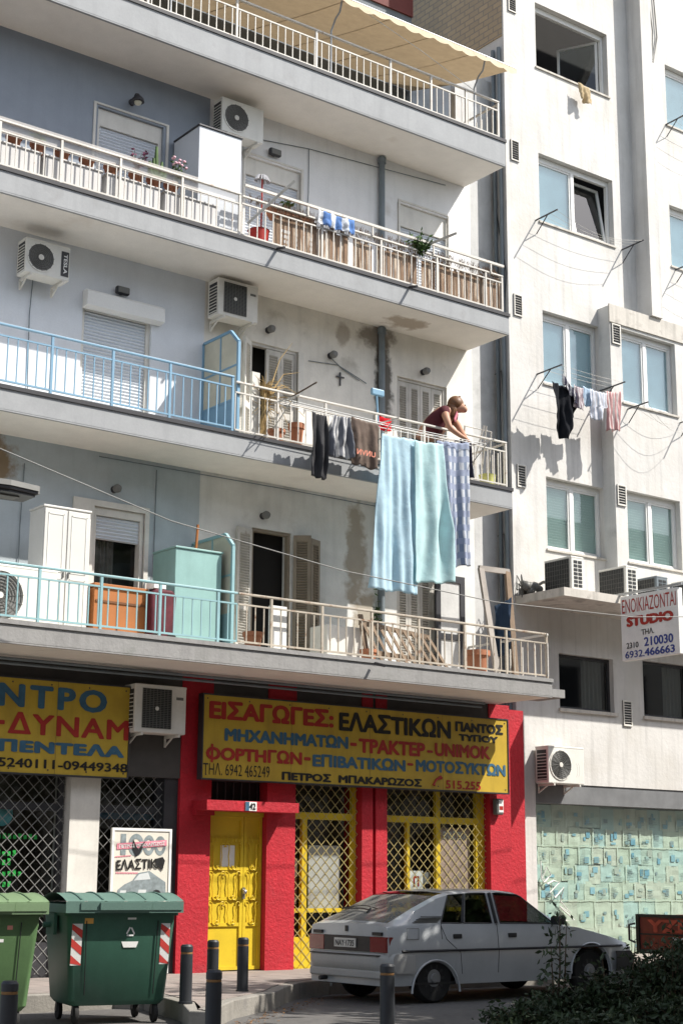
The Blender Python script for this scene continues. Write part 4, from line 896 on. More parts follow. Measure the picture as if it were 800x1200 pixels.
m = MB(); m.tube([tuple(PX(232,640,-.6)-Vector((.1,0,1.2))), tuple(PX(232,615,-.6))], .02, 8); tag(m.build('wooden_pole', W['orange'], org=(11.9,-.6,4.65)), 'brown wooden pole sticking up behind the turquoise cabinet', 'pole')
# red folded things next to the chest
t = thing('shopping_trolley', 'dark red fabric shopping trolley beside the orange chest', 'shopping trolley', (11.15,-1.0,4.64))
m = MB(); m.prism([(10.97,4.74),(10.95,5.34),(11.02,5.42),(11.3,5.42),(11.36,5.34),(11.33,4.74)], -1.15, -.85, 'y'); m.build('bag', M('dark_red_fabric', (.09,.012,.02), var=.3, scale=9), t, bevel=.03)
m = MB(); m.lathe([(.08,-.02),(.08,.02)], (11.05,-1.16,4.72), 16, axis='y'); m.lathe([(.08,-.02),(.08,.02)], (11.28,-1.16,4.72), 16, axis='y'); m.build('wheel', W['rubber'], t)
m = MB(); m.tube([(11.02,-.84,4.75),(11.02,-.82,5.55),(11.3,-.82,5.55),(11.3,-.84,4.75)], .012, 6); m.build('handle', W['metal'], t)
m = MB(); m.box(11.0,11.2,-1.12,-.9,5.425,5.52); tag(m.build('white_box', W['white'], org=(11.1,-1,5.425), bevel=.01), 'small white box lying on the shopping trolley', 'box')
# planter troughs and pots behind the upper left railing
W['trough'] = M('white_planter', (.52,.51,.50), rough=.6, var=.05)
def sprig(name, label, cat, loc, h, n, spread, mat, parent=None, leaf=.05, group=None, flowers=None):
    t = thing(name, label, cat, loc, group); rr = random.Random(hash(label) % 999 if False else len(label)*7)
    s = MB(); l = MB(); f = MB()
    for k in range(n):
        a = rr.uniform(0,6.28); e = Vector((math.cos(a)*spread*rr.uniform(.2,1), math.sin(a)*spread*rr.uniform(.2,1)*.6, h*rr.uniform(.6,1)))
        s.tube([(0,0,0), e*.5+Vector((0,0,.05)), e], [.006,.005,.003], 5)
        for q in range(7):
            p = e*(.35+.65*q/6); leafq(l, p, leaf*rr.uniform(.7,1.2), rr)
        if flowers: f.ball(e+Vector((0,0,.02)), (.028,.028,.02), 8, 5)
    s.build('stem', W['leafd'], t, local=True); l.build('foliage', mat, t, local=True, fixn=False)
    if flowers: f.build('flower', flowers, t, local=True, smooth=80)
    return t
def leafq(m, p, s, rr, asp=.5):
    d = Vector((rr.gauss(0,1), rr.gauss(0,1), rr.gauss(0,.8))).normalized(); u = d.orthogonal().normalized(); u.rotate(Matrix.Rotation(rr.uniform(0,6.28), 3, d)); v = d.cross(u)
    p = Vector(p); m.add([p, p+d*s*.45+u*s*asp*.5+v*s*.06, p+d*s, p+d*s*.45-u*s*asp*.5+v*s*.06], [(0,1,2,3)])
for i in range(6):
    x = 6.6+i*.98
    lab = ('white planter trough out at the far left of the upper balcony','white planter trough under the small green shoots','white planter trough right of the green shoots','white planter trough below the shutter\'s left edge','white planter trough below the purple plant','white planter trough nearest the white cabinet')[i]
    t = thing('planter_trough', lab, 'planter', (x,-.85,11.04), 'white planter troughs')
    m = MB(); m.box(-.45,.45,-.13,.13,.0,.40); m.box(-.47,.47,-.15,.15,.40,.43); m.build('trough', W['trough'], t, bevel=.01, local=True)
    m = MB(); m.box(-.44,.44,-.12,.12,.431,.436); m.build('soil', W['stem'], t, local=True)
k = 0
plab = ['first terracotta pot from the left edge on the planter troughs','second terracotta pot from the left edge on the planter troughs','third terracotta pot on the troughs, beneath green shoots','fourth terracotta pot on the troughs, right of the shoots','fifth terracotta pot on the troughs, before the shutter','terracotta pot left of the purple plant','terracotta pot holding the purple plant','terracotta pot holding the cactus','terracotta pot next to the pink flowers']
px_ = [8.25,8.65,9.02,9.4,9.8,10.2,10.62,10.92,11.22]
def pot(lab, loc, r=.11, h=.18, group=None):
    m = MB(); m.lathe([(r*.7,0),(r*.95,h*.8),(r*1.08,h*.8),(r*1.08,h),(r*.95,h),(r*.9,h*.86),(.001,h*.86)], (0,0,0), 18); o = m.build('flower_pot', W['terracotta'], org=loc, smooth=40, local=True); return tag(o, lab, 'flower pot', group)
for lab, x in zip(plab, px_): pot(lab, (x,-.85,11.476), group='terracotta pots on the upper balcony')
sprig('potted_plant', 'small bright green shoots above the white railing', 'plant', (9.05,-.85,11.64), .22, 6, .12, W['leaf'], leaf=.07)
W['purple'] = M('purple_leaf', (.16,.04,.09), var=.3)
sprig('potted_plant', 'dark purple-leaved plant in front of the upper roller shutter', 'plant', (10.62,-.85,11.64), .42, 9, .28, W['purple'], leaf=.08)
sprig('potted_plant', 'thin plant with pink flowers left of the white cabinet', 'plant', (11.3,-.87,11.64), .5, 9, .22, W['leaf'], leaf=.06, flowers=M('pink_petal', (.75,.45,.52)))
t = thing('cactus', 'green branching cactus before the upper shutter', 'cactus', (10.95,-.85,11.64))
m = MB()
for dx, h_ in ((-.1,.28),(0,.55),(.09,.33),(.15,.22),(-.04,.35)): m.tube([(0,0,0),(dx,0,h_*.4),(dx*1.1,0,h_)], [.03,.04,.02], 8)
m.build('stem', W['leaf'], t, smooth=60, local=True)
m = MB(); m.quad((5,-1.012,11.56),(12.33,-1.012,11.56),(12.33,-1.012,11.82),(5,-1.012,11.82)); sc_ = m.build('wire_screen', W['screen'], org=(9,-1.012,11.56)); tag(sc_, 'pale wire mesh strip tied along the left upper railing', 'wire mesh')
# brown reed mat tied behind the right upper railing
W['reed'] = M('brown_reed_mat', (.27,.18,.12), rough=.95, var=.35, scale=3, stretch=(14,14,.9), col2=(.55,.47,.38), c2=(.52,.62), c2scale=1.6, bump=.6, bscale=30)
m = MB(); rr = random.Random(3); x = 13.0
while x < 17.75:
    wd = rr.uniform(.05,.09); zt = 11.62+rr.uniform(-.05,.08); m.quad((x,-.99+rr.uniform(-.012,.012),11.06),(x+wd,-.99+rr.uniform(-.012,.012),11.06),(x+wd,-.985,zt),(x,-.985,zt)); x += wd+(.0 if rr.random() < .93 else .1)
tag(m.build('reed_mat', W['reed'], org=(15.4,-.99,11.06), fixn=False), 'frayed brown reed mat tied behind the right upper railing', 'reed mat')
m = MB(); rr = random.Random(5)
for i in range(900):
    x = rr.uniform(12.5,17.7); z = 11.72+rr.uniform(-.03,.12); m.tube([(x,-1.0-rr.uniform(0,.05),z),(x+rr.uniform(-.03,.03),-1.03,z-rr.uniform(.05,.12))], .004, 3, caps=False)
tag(m.build('straw_fringe', W['reed'], org=(15,-1.02,11.7)), 'dry straw fringe between the two upper rails', 'straw', kind='stuff')
t = thing('planter_trough', 'terracotta trough of dry plants beside the mop on the upper balcony', 'planter', (13.35,-.85,11.05))
m = MB(); m.prism([(13.1,11.62),(12.98,11.78),(13.85,11.78),(13.74,11.62)], -.98, -.72, 'y'); m.build('trough', W['terracotta'], t, bevel=.02)
m = MB(); m.box(13.15,13.7,-.93,-.77,11.05,11.61); m.build('stand', W['offwhite'], t)
sprig('potted_plant', 'spiky small plant beside the mop in the terracotta trough', 'plant', (13.35,-.85,11.79), .22, 8, .14, W['leaf'], leaf=.1)
sprig('potted_plant', 'bushy green plant spilling over the upper reed mat', 'plant', (15.92,-1.05,11.62), .42, 26, .26, W['leaf'], leaf=.10)
t = thing('mop', 'mop with red handle standing head-up before the white shutter', 'mop', (12.86,-.85,11.05))
m = MB(); m.tube([(12.86,-.85,11.05),(12.86,-.86,12.22)], .014, 8); m.build('handle', W['t_red'], t, smooth=50)
m = MB(); rr = random.Random(2)
for i in range(60): a_ = rr.uniform(0,6.28); m.tube([(12.86,-.86,12.2),(12.86+.09*math.cos(a_),-.86+.06*math.sin(a_),12.26),(12.86+.14*math.cos(a_),-.86+.09*math.sin(a_),12.17)], .008, 4)
m.build('mop_head', M('grey_mop_yarn', (.40,.40,.42), var=.2), t)
m = MB(); m.bar(tuple(PX(290,262,-1.15)), tuple(PX(345,212,-1.6)), .04, .025, (0,1,0)); tag(m.build('wooden_plank', W['woodgrey'], org=PX(290,262,-1.15)), 'grey plank poking out over the upper railing by the mop', 'plank')
m = MB(); m.bar(tuple(PX(503,286,-1.1)), tuple(PX(535,273,-1.6)), .04, .025, (0,1,0)); tag(m.build('wooden_plank', W['woodgrey'], org=PX(503,286,-1.1)), 'grey stick poking out near the bushy balcony plant', 'plank')
m = MB(); m.lathe([(.14,0),(.17,.3),(.18,.3)], (0,0,0), 18); tag(m.build('red_bucket', W['t_red'], org=(12.85,-.8,11.05), smooth=40, local=True), 'red bucket behind the upper railing under the mop', 'bucket')
m = MB(); m.box(13.15,13.75,-.97,-.955,11.07,11.42) 
for i in range(4): m.box(13.15,13.75,-.985,-.972,11.1+i*.085,11.15+i*.085)
tag(m.build('plastic_crate', W['trough'], org=(13.45,-.97,11.07)), 'white slatted crate behind the upper railing beneath the terracotta trough', 'crate')

# ---------------------------------------------------------------- middle balcony bits
t = thing('dried_palm', 'dried straw-coloured palm tied to the cream railing', 'dried palm', (12.95,-.95,7.93))
W['straw'] = M('dry_straw', (.42,.30,.14), rough=.9, var=.3, scale=6)
m = MB(); rr = random.Random(4)
for i in range(70):
    a_ = rr.uniform(0,6.28); r_ = rr.uniform(.05,.25); x, y = .0, 0; tz = rr.uniform(.55,1.15)
    m.tube([(12.9+rr.uniform(-.06,.06),-.95,7.95+rr.uniform(0,.3)),(12.92+r_*.35*math.cos(a_),-.97+r_*.2*math.sin(a_),7.95+tz*.8),(12.95+r_*1.5*math.cos(a_),-1.0+r_*.6*math.sin(a_),7.95+tz-rr.uniform(0,.45))], [.011,.009,.003], 4)
for e in ((13.35,9.55),(13.5,9.1),(13.6,8.4),(13.45,8.75),(13.3,8.2)): m.tube([(12.95,-.97,8.6),((12.95+e[0])/2,-1.0,(8.75+e[1])/2+.1),(e[0],-1.05,e[1])], [.012,.009,.003], 5)
m.build('frond', W['straw'], t)
m = MB(); m.box(12.72,12.86,-.9,-.86,7.94,9.0); tag(m.build('white_board', W['offwhite'], org=(12.79,-.88,7.94)), 'white board leaning behind the dried palm', 'board')
pot('terracotta pot on the middle balcony near the taupe shirt', (13.25,-.8,7.93), .13, .26); pot('terracotta pot half hidden behind the charcoal trousers', (13.62,-.8,7.93), .12, .42)
t = thing('broom', 'blue broom leaning against the damp-stained wall', 'broom', (15.5,-.5,7.93))
m = MB(); m.tube([tuple(PX(443,500,-.5)), tuple(PX(441,462,-.5))], .018, 8); m.build('handle', W['rail_blue'], t)
c_ = PX(442,460,-.5); m = MB(); m.obox(c_, (.26,.06,.12)); m.build('broom_head', W['rail_blue'], t, bevel=.02)
hang('red_cloth', 'bright red cloth on the railing left of the closed shutters', 'cloth', cloth_mat('bright_red_cloth', (.70,.03,.04)), PX(444,486,-1.05), PX(458,491,-1.05), .22, 12, 10, folds=1, amp=.02, seed=61)
m = MB(); m.lathe([(.12,0),(.14,.2),(.15,.22)], (0,0,0), 16); tag(m.build('yellow_basin', M('yellow_green_plastic', (.62,.62,.22)), org=(17.55,-.85,7.93), smooth=40, local=True), 'yellow-green basin at the right end of the middle balcony', 'basin')
t = thing('drying_stand', 'folded cream drying stand at the right end of the middle balcony', 'drying stand', (17.4,-.7,7.93))
m = MB(); m.tube([(17.1,-.7,7.93),(17.1,-.8,8.95),(17.7,-.8,8.95),(17.7,-.7,7.93)], .014, 6); m.tube([(17.3,-.6,7.93),(17.45,-.9,9.0)], .014, 6); m.tube([(17.6,-.6,7.93),(17.5,-.9,9.0)], .014, 6); m.build('frame', W['rail_white'], t)

# ---------------------------------------------------------------- lower balcony bits
t = thing('wooden_pallet', 'broken weathered wooden pallet leaning behind the lower railing', 'pallet', (15.4,-1.1,4.63))
W['oldwood'] = M('weathered_wood', (.20,.145,.10), rough=.9, var=.25, streak=.4)
A, B_ = PX(424,716,-1.1), PX(500,735,-1.1); A.z = 5.34; B_.z = 5.24
for i in range(9):
    p = A.lerp(B_, i/8); q = Vector((p.x+.16, p.y-.35, 4.64)); m = MB(); m.bar(p, q, .05, .018, (0,1,0)); m.build('slat', W['oldwood'], t)
m = MB(); m.bar(A-Vector((.05,0,.03)), B_+Vector((.05,0,-.03)), .07, .035, (0,1,0)); m.bar(A+Vector((.05,-.2,-.5)), B_+Vector((.15,-.2,-.45)), .07, .03, (0,1,0)); m.build('rail', W['oldwood'], t)
m = MB(); m.bar(A+Vector((-.02,.02,.1)), Vector((A.x+.02,-1.25,4.64)), .08, .03); m.build('post', W['oldwood'], t)
t = thing('door_frame', 'old grey door frame leaning against the party wall', 'door frame', (17.55,-.8,4.63))
W['oldframe'] = M('grey_old_paint', (.33,.30,.27), rough=.85, var=.15, streak=.4)
P0, P1, P2, P3 = PX(563,666,-.7), PX(583,772,-1.1), PX(594,670,-.7), PX(604,770,-1.1)
P1.z = P3.z = 4.64
m = MB(); m.bar(P0, P1, .11, .05, (0,1,0)); m.build('jamb', W['oldframe'], t)
m = MB(); m.bar(P2, P3, .11, .05, (0,1,0)); m.build('jamb', W['oldwood'], t)
m = MB(); m.bar(P0+Vector((-.04,0,.0)), P2+Vector((.04,0,.0)), .09, .052, (0,1,0)); m.build('lintel', W['oldframe'], t)
t = thing('window_frame', 'dark glazed window frame stored behind the leaning door frame', 'window frame', (17.3,-.3,4.63))
m = MB(); x0, x1, z0, z1 = 16.98, 17.62, 4.64, 6.5; y = -.12
m.box(x0,x0+.1,y-.05,y,z0,z1); m.box(x1-.1,x1,y-.05,y,z0,z1); m.box(x0+.1,x1-.1,y-.05,y,z1-.12,z1); m.box(x0+.1,x1-.1,y-.05,y,z0,z0+.12); m.box(x0+.1,x1-.1,y-.05,y,5.4,5.5); m.build('frame', W['darkmetal'], t)
m = MB(); m.box(x0+.1,x1-.1,y-.03,y-.02,z0+.12,z1-.12); m.build('pane', W['side'], t)
pot('terracotta pot on the lower balcony beside the leaning door frame', (16.85,-1.3,4.63), .2, .42)
pot('terracotta pot at the left foot of the pallet', (14.7,-1.25,4.63), .13, .25)
sprig('potted_plant', 'thin green climbing plant rising behind the broken pallet', 'plant', (15.05,-1.0,4.9), 1.0, 6, .08, W['leaf'], leaf=.09)
m = MB(); m.box(14.1,14.75,-1.0,-.55,4.63,5.25); tag(m.build('white_box', W['offwhite'], org=(14.4,-.8,4.63), bevel=.015), 'white storage box right of the open doorway on the lower balcony', 'box')
m = MB(); m.box(12.6,12.86,-1.7,-1.62,4.63,5.28); tag(m.build('white_board', W['white'], org=(12.73,-1.66,4.63)), 'white board behind the cream railing by the dark doorway', 'board')
pot('terracotta pot just left of the dark open doorway', (12.55,-1.3,4.63), .14, .3)
m = MB(); m.tube([(15.15,-2.02,4.5),(15.2,-2.12,4.62)], .025, 8); m.box(15.05,15.3,-2.1,-2.02,4.46,4.5)
tag(m.build('pipe_spout', W['darkmetal'], org=(15.15,-2.02,4.5)), 'short dark drain spout on the lower slab edge', 'drain spout') if False else None
for x, z, y, lab in ((13.0,11.0,-1.1,'short dark drain spout below the upper railing near the mop'),(15.65,11.0,-1.1,'short dark drain spout below the bushy upper plant'),(13.75,7.88,-1.1,'short dark drain spout beneath the dried palm'),(14.25,4.56,-2.0,'short dark drain spout on the lowest slab edge')):
    m = MB(); m.tube([(x,y+.02,z),(x-.02,y-.22,z-.06)], .024, 8); tag(m.build('drain_spout', W['darkmetal'], org=(x,y,z), smooth=50), lab, 'drain spout')
hang('dark_tarp', 'dark blue tarpaulin bundled behind the leaning door frame', 'tarpaulin', cloth_mat('navy_tarp', (.05,.08,.13)), (17.75,-.75,5.95), (17.97,-.95,6.1), .9, 14, 18, folds=1.5, amp=.05, seed=71)
m = MB(); rr = random.Random(9)
for i in range(14): m.ball((19.05+rr.uniform(-.1,.25),-.16+rr.uniform(-.15,.1),6.46+rr.uniform(-.06,.12)), (rr.uniform(.04,.09),)*3, 8, 6)
for i in range(12): a_ = rr.uniform(0,6); m.tube([(19.05,-.12,6.46),(19.05+.2*math.cos(a_),-.18+.12*math.sin(a_),6.46+rr.uniform(-.2,.25)),(19.05+.28*math.cos(a_+.5),-.22,6.38+rr.uniform(-.1,.15))], .01, 4)
m.tube([(19.2,-.2,6.5),(19.4,-.25,6.62),(19.56,-.3,6.58)], .03, 6)
tag(m.build('cable_bundle', W['acgrille'], org=(19.1,-.12,6.4), smooth=60), 'tangled bundle of cable and pipe insulation at the canopy corner', 'cable bundle')

# ---------------------------------------------------------------- signs
def board(name, label, x0, x1, z0, z1, y, th=.1):
    t = thing(name, label, 'sign', ((x0+x1)/2, y+th, z0))
    m = MB(); m.box(x0,x1,y,y+th,z0,z1); m.build('panel', W['signyellow'], t)
    m = MB(); r = .02
    for a in ((x0-r,x1+r,z1,z1+r),(x0-r,x1+r,z0-r,z0),(x0-r,x0,z0,z1),(x1,x1+r,z0,z1)): m.box(a[0],a[1],y-.012,y+th+.01,a[2],a[3])
    m.build('frame', W['darkmetal'], t)
    for k in range(1, 4): xx = x0+(x1-x0)*k/4+.07; m = MB(); m.box(xx-.002,xx+.002,y-.002,y-.0005,z0,z1); m.build('sheet_joint', W['stem'], t)
    m = MB()
    for k in range(9):
        for zz in (z0+.05, z1-.05): m.lathe([(.012,-.006),(.008,-.009),(.001,-.009)], (x0+.06+(x1-x0-.12)*k/8, y, zz), 8, axis='y')
    m.build('fixings', W['darkmetal'], t); return t
S2 = board('shop_sign', 'long yellow tyre shop sign with red, blue and black Greek lettering', 12.07, 17.95, 2.87, 4.05, -.8)
S1 = board('shop_sign', 'yellow shop sign cut by the left picture edge, blue and red lettering', 6.2, 10.86, 2.82, 4.05, -.8)
def ptext(body, xl, yt, yb, xr, mat, sign, bold=.03, Y=-.8045, space=1.0):
    p = PX(xl, yb, Y); q = PX(xl, yt, Y); zb, zt = p.z, q.z
    # right end: solve x on this height along the sign
    lo, hi = p.x, p.x+8
    for _ in range(40):
        mid = (lo+hi)/2; d = Vector((mid, Y, (zb+zt)/2))-CAM; sx = 400+FPX*d.dot(RT)/d.dot(FW)
        if sx < xr: lo = mid
        else: hi = mid
    text(body, (p.x, Y, zb), (lo-p.x, 0, 0), (0, 0, zt-zb), W[mat], sign, bold, space=space)
ptext('ΕΙΣΑΓΩΓΕΣ:', 245, 819.5, 842, 391, 't_red', S2, .035)
ptext('ΕΛΑΣΤΙΚΩΝ', 397, 833, 856, 528, 't_black', S2, .03); ptext('ΠΑΝΤΟΣ', 533, 845, 857, 589, 't_black', S2, .045); ptext('ΤΥΠΟΥ', 537, 859.5, 868, 583, 't_black', S2, .045)
ptext('ΜΗΧΑΝΗΜΑΤΩΝ', 263, 852, 868, 408, 't_blue', S2, .04); ptext('-', 410, 870, 874, 418, 't_red', S2, .03); ptext('ΤΡΑΚΤΕΡ', 420, 865, 882, 498, 't_red', S2, .035); ptext('-', 500, 879, 882, 507, 't_red', S2, .03); ptext('UNIMOK', 509, 870, 886, 574, 't_red', S2, .035)
ptext('ΟΟΡΤΗΓΩΝ', 241, 873.5, 890, 354, 't_red', S2, .035); ptext('I', 247, 871.5, 893, 250, 't_red', S2, .0, Y=-.81); ptext('-', 356, 887, 891, 364, 't_red', S2, .03); ptext('ΕΠΙΒΑΤΙΚΩΝ', 366, 883, 898, 475, 't_blue', S2, .035); ptext('-', 477, 894, 897, 484, 't_red', S2, .03); ptext('ΜΟΤΟΣΥΚΤΩΝ', 487, 889, 904, 592, 't_blue', S2, .035)
ptext('ΤΗΛ. 6942 465249', 238, 893, 907.5, 316, 't_black', S2, .0); ptext('ΠΕΤΡΟΣ  ΜΠΑΚΑΡΩΖΟΣ', 330, 904, 914, 494, 't_black', S2, .04); ptext('515.255', 522, 914, 924, 563, 't_red', S2, .02)
pts = [PX(x_, y_, -.81) for x_, y_ in ((516.5,911),(511,913.5),(508.5,918),(508,920.5))]; m = MB(); m.tube(pts, [.035,.016,.016,.035], 6); m.build('telephone_mark', W['t_red'], S2)
ptext('ΝΤΡΟ', -2, 799, 827, 126, 't_blue', S1, .03, space=1.25); ptext('-', -6, 843, 848, 6, 't_red', S1, .02); ptext('ΔΥΝΑΜ', 9, 833, 859, 151, 't_red', S1, .02, space=1.1)
ptext('ΠΕΝΤΕΛΑ', -2, 865, 880, 146, 't_blue', S1, .045, space=1.1); ptext('5240111-09449348', -2, 887, 898, 150, 't_black', S1, .02)
ptext('ΚΕ', -90, 797, 825, -14, 't_blue', S1, .03, space=1.2)
m = MB(); a, b = PX(576,874,-.95), PX(559,929,-.95); m.bar(a, b, .02, .01, (0,1,0)); tag(m.build('sun_streak', W['yellow_lat'], org=a), 'thin painted streak of sunlight slanting across the long shop sign', 'sunlight streak') if False else None  # streak of sunlight on the sign, shaped as a pale bar; not built
# tyre poster standing before the left grille
t = thing('tyre_poster', 'white framed tyre poster with a drawn dark car, leaning on the grille', 'poster', (11.2,-.75,PZ))
x0, x1, z0, z1, y = 10.72, 11.66, PZ+.02, 2.15, -.70
m = MB(); m.box(x0,x1,y,y+.03,z0,z1); m.build('sheet', M('poster_cream', (.66,.63,.55), var=.06), t)
m = MB(); r = .035
for a in ((x0,x1,z1-r,z1),(x0,x1,z0,z0+r),(x0,x0+r,z0+r,z1-r),(x1-r,x1,z0+r,z1-r)): m.box(a[0],a[1],y-.012,y-.001,a[2],a[3])
m.build('frame', W['white'], t)
yy = y-.003
W['tyregrey'] = M('printed_tyre_grey', (.22,.26,.27), var=.3, scale=14); W['tyrelight'] = M('printed_rim', (.55,.58,.58))
def ring(cx, cz, rx, rz, yq, mt, inn_=.55):
    m = MB(); n_ = 28
    P = [(cx+rx*math.cos(2*PI*i/n_), yq, cz+rz*math.sin(2*PI*i/n_)) for i in range(n_)]+[(cx+rx*inn_*math.cos(2*PI*i/n_), yq, cz+rz*inn_*math.sin(2*PI*i/n_)) for i in range(n_)]
    m.add(P, [(i, (i+1) % n_, n_+(i+1) % n_, n_+i) for i in range(n_)]); m.build('printed_tyre', W[mt], t, fixn=False)
m = MB(); m.box(x0+.14,x0+.22,yy-.002,yy,1.79,2.07); m.build('printed_tyre', W['tyregrey'], t)
ring(x0+.38,1.925,.12,.15,yy-.001,'tyregrey'); ring(x0+.58,1.925,.09,.135,yy-.002,'tyregrey'); ring(x0+.76,1.92,.09,.13,yy-.001,'tyregrey')
m = MB(); m.prism([(x0+.08,1.86),(x0+.08,1.94),(x0+.86,2.0),(x0+.86,1.92)], yy-.006, yy-.004, 'y'); m.build('ribbon', W['t_pink'], t)
text('ΠΕΤΡΟΣ ΜΠΑΚΑΡΩΖΟΣ', (x0+.11,yy-.0075,1.875), (.72,0,.055), (0,0,.05), W['t_white'], t, .02)
m = MB(); m.prism([(x0+.33,2.0),(x0+.31,1.90),(x0+.38,1.77),(x0+.44,1.81),(x0+.52,1.98),(x0+.46,1.94),(x0+.42,1.86),(x0+.38,1.90)], yy-.0105, yy-.009, 'y'); m.build('torn_hole', W['black'], t)
m = MB(); m.prism([(x0+.68,1.74),(x0+.8,1.77),(x0+.84,1.72),(x0+.8,1.58),(x0+.7,1.66)], yy-.0105, yy-.009, 'y'); m.build('torn_hole', W['black'], t)
text('ΕΛΑΣΤΙΚΑ', (x0+.08,yy-.0075,1.585), (.74,0,.035), (0,0,.14), W['t_black'], t, .015)
m = MB(); 
for i in range(14): m.box(x0+.08+i*.025,x0+.095+i*.025,yy-.003,yy,1.54,1.56)
for i in range(10): m.box(x0+.06+i*.025,x0+.078+i*.025,yy-.003,yy,1.755+.002*i,1.77+.002*i)
m.build('small_print', W['t_pink'], t)
carp = [(.10,.98),(.12,1.08),(.22,1.15),(.34,1.2),(.42,1.3),(.6,1.33),(.72,1.26),(.86,1.18),(.87,1.02),(.8,.94),(.4,.93)]
m = MB(); m.prism([(x0+a, z+.25) for a, z in carp], yy-.004, yy-.002, 'y'); m.build('printed_car', W['tyregrey'], t)
m = MB(); m.prism([(x0+.36,1.450),(x0+.44,1.535),(x0+.58,1.560),(x0+.62,1.470)], yy-.006, yy-.0045, 'y'); m.prism([(x0+.14,1.270),(x0+.16,1.320),(x0+.25,1.320),(x0+.23,1.260)], yy-.006, yy-.0045, 'y'); m.prism([(x0+.42,1.270),(x0+.44,1.330),(x0+.56,1.330),(x0+.55,1.270)], yy-.006, yy-.0045, 'y'); m.build('printed_highlight', W['tyrelight'], t)
m = MB(); m.prism([(x0+.14,1.200),(x0+.16,1.250),(x0+.6,1.250),(x0+.6,1.200)], yy-.006, yy-.0045, 'y'); m.lathe([(.08,-.006),(.08,-.0045)], (x0+.72,yy,1.25), 18, axis='y'); m.build('printed_shadow', W['black'], t)
# projecting rental sign
X0 = 20.25
t = thing('rental_sign', 'white projecting rental sign with red and navy lettering', 'sign', (X0,-1.3,5.1))
a0 = PXX(726,700,X0); y0, y1 = a0.y, PXX(793,692,X0).y; z0, z1 = PXX(728,775,X0).z, a0.z
m = MB(); m.box(X0,X0+.12,y1,y0,z0,z1); m.build('panel', W['t_white'], t, bevel=.006)
m = MB(); m.box(X0+.04,X0+.08,y1-.05,YR-.9,z1+.04,z1+.08); m.box(X0+.04,X0+.08,y0-.2,y0-.16,z1,z1+.04); m.box(X0+.04,X0+.08,y1+.16,y1+.2,z1,z1+.04); m.build('bracket', W['metal'], t)
def stext(body, f0, f1, g0, g1, mat, bold): # fractions along the board from the wall, and downwards
    L_ = y1-y0; H_ = z1-z0
    text(body, (X0-.004, y0+L_*f0, z1-H_*g1), (0, L_*(f1-f0), 0), (0, 0, H_*(g1-g0)), W[mat], t, bold)
stext('ΕΝΟΙΚΙΑΖΟΝΤΑΙ', .03, .97, .05, .27, 't_red', .0); stext('STUDIO', .1, .92, .33, .49, 't_red', .05); stext('ΤΗΛ.', .36, .58, .55, .64, 't_black', .01)
stext('2310', .09, .30, .73, .82, 't_black', .01); stext('210030', .40, .90, .68, .82, 't_navy', .02); stext('6932.', .06, .40, .86, .97, 't_navy', .01); stext('466663', .40, .92, .85, .97, 't_navy', .02)
# ---------------------------------------------------------------- the woman at the railing
def skin(name, pts, edges, mat, parent, sub=2, root=0):
    me = bpy.data.meshes.new(name); o = bpy.data.objects.new(name, me); COL.objects.link(o)
    off = parent.location if parent else Vector((0,0,0))
    me.from_pydata([Vector(p[0])-off for p in pts], edges, [])
    sk = o.modifiers.new('skin', 'SKIN'); sk.use_smooth_shade = True
    lay = me.skin_vertices[0].data
    for i, p in enumerate(pts):
        r = p[1]; lay[i].radius = (r, r) if isinstance(r, float) else r; lay[i].use_root = (i == root)
    ss = o.modifiers.new('sub', 'SUBSURF'); ss.levels = sub; ss.render_levels = sub
    dg = bpy.context.evaluated_depsgraph_get(); dg.update()
    nm = bpy.data.meshes.new_from_object(o.evaluated_get(dg)); o.modifiers.clear(); o.data = nm; bpy.data.meshes.remove(me)
    nm.materials.clear(); nm.materials.append(mat); nm.shade_smooth(); o.parent = parent; o.name = name; return o
W['skin'] = M('tanned_skin', (.42,.22,.14), rough=.55, var=.06); W['hair'] = M('dark_blonde_hair', (.15,.07,.03), rough=.5, var=.3, scale=20, stretch=(6,6,1))
W['maroon'] = M('maroon_knit', (.075,.012,.018), rough=.9, var=.2, scale=8); W['trouser'] = M('dark_leggings', (.03,.03,.035), rough=.9)
WM = thing('person', 'woman in a maroon T-shirt bending over the railing to hang laundry', 'person', (16.2,-.75,7.93))
head = (16.76,-1.06,9.17)
P = [((16.38,-.74,8.66),(.22,.18)), ((16.42,-.80,8.84),(.215,.18)), ((16.50,-.88,8.99),(.215,.17)), ((16.60,-.95,9.08),(.14,.12)), ((16.68,-1.0,9.10),(.06,.06)), (head,(.095,.11)), ((16.80,-1.10,9.24),(.085,.095)), ((16.815,-1.17,9.06),(.036,.036)),
     ((16.42,-1.06,9.02),.080), ((16.38,-1.17,8.84),.062), ((16.40,-1.22,8.69),.052), ((16.56,-1.26,8.60),.044), ((16.67,-1.28,8.55),.030),
     ((16.77,-.84,9.02),.078), ((16.80,-.98,8.85),.058), ((16.78,-1.09,8.71),.05), ((16.74,-1.19,8.62),.042), ((16.71,-1.27,8.55),.030),
     ((16.26,-.62,8.54),.12), ((16.30,-.74,8.26),.085), ((16.24,-.64,8.02),.05), ((16.32,-.74,7.965),.04),
     ((16.46,-.72,8.54),.12), ((16.50,-.84,8.26),.085), ((16.44,-.74,8.02),.05), ((16.52,-.84,7.965),.04)]
E_ = [(0,1),(1,2),(2,3),(3,4),(4,5),(5,6),(5,7),(2,8),(8,9),(9,10),(10,11),(11,12),(2,13),(13,14),(14,15),(15,16),(16,17),(0,18),(18,19),(19,20),(20,21),(0,22),(22,23),(23,24),(24,25)]
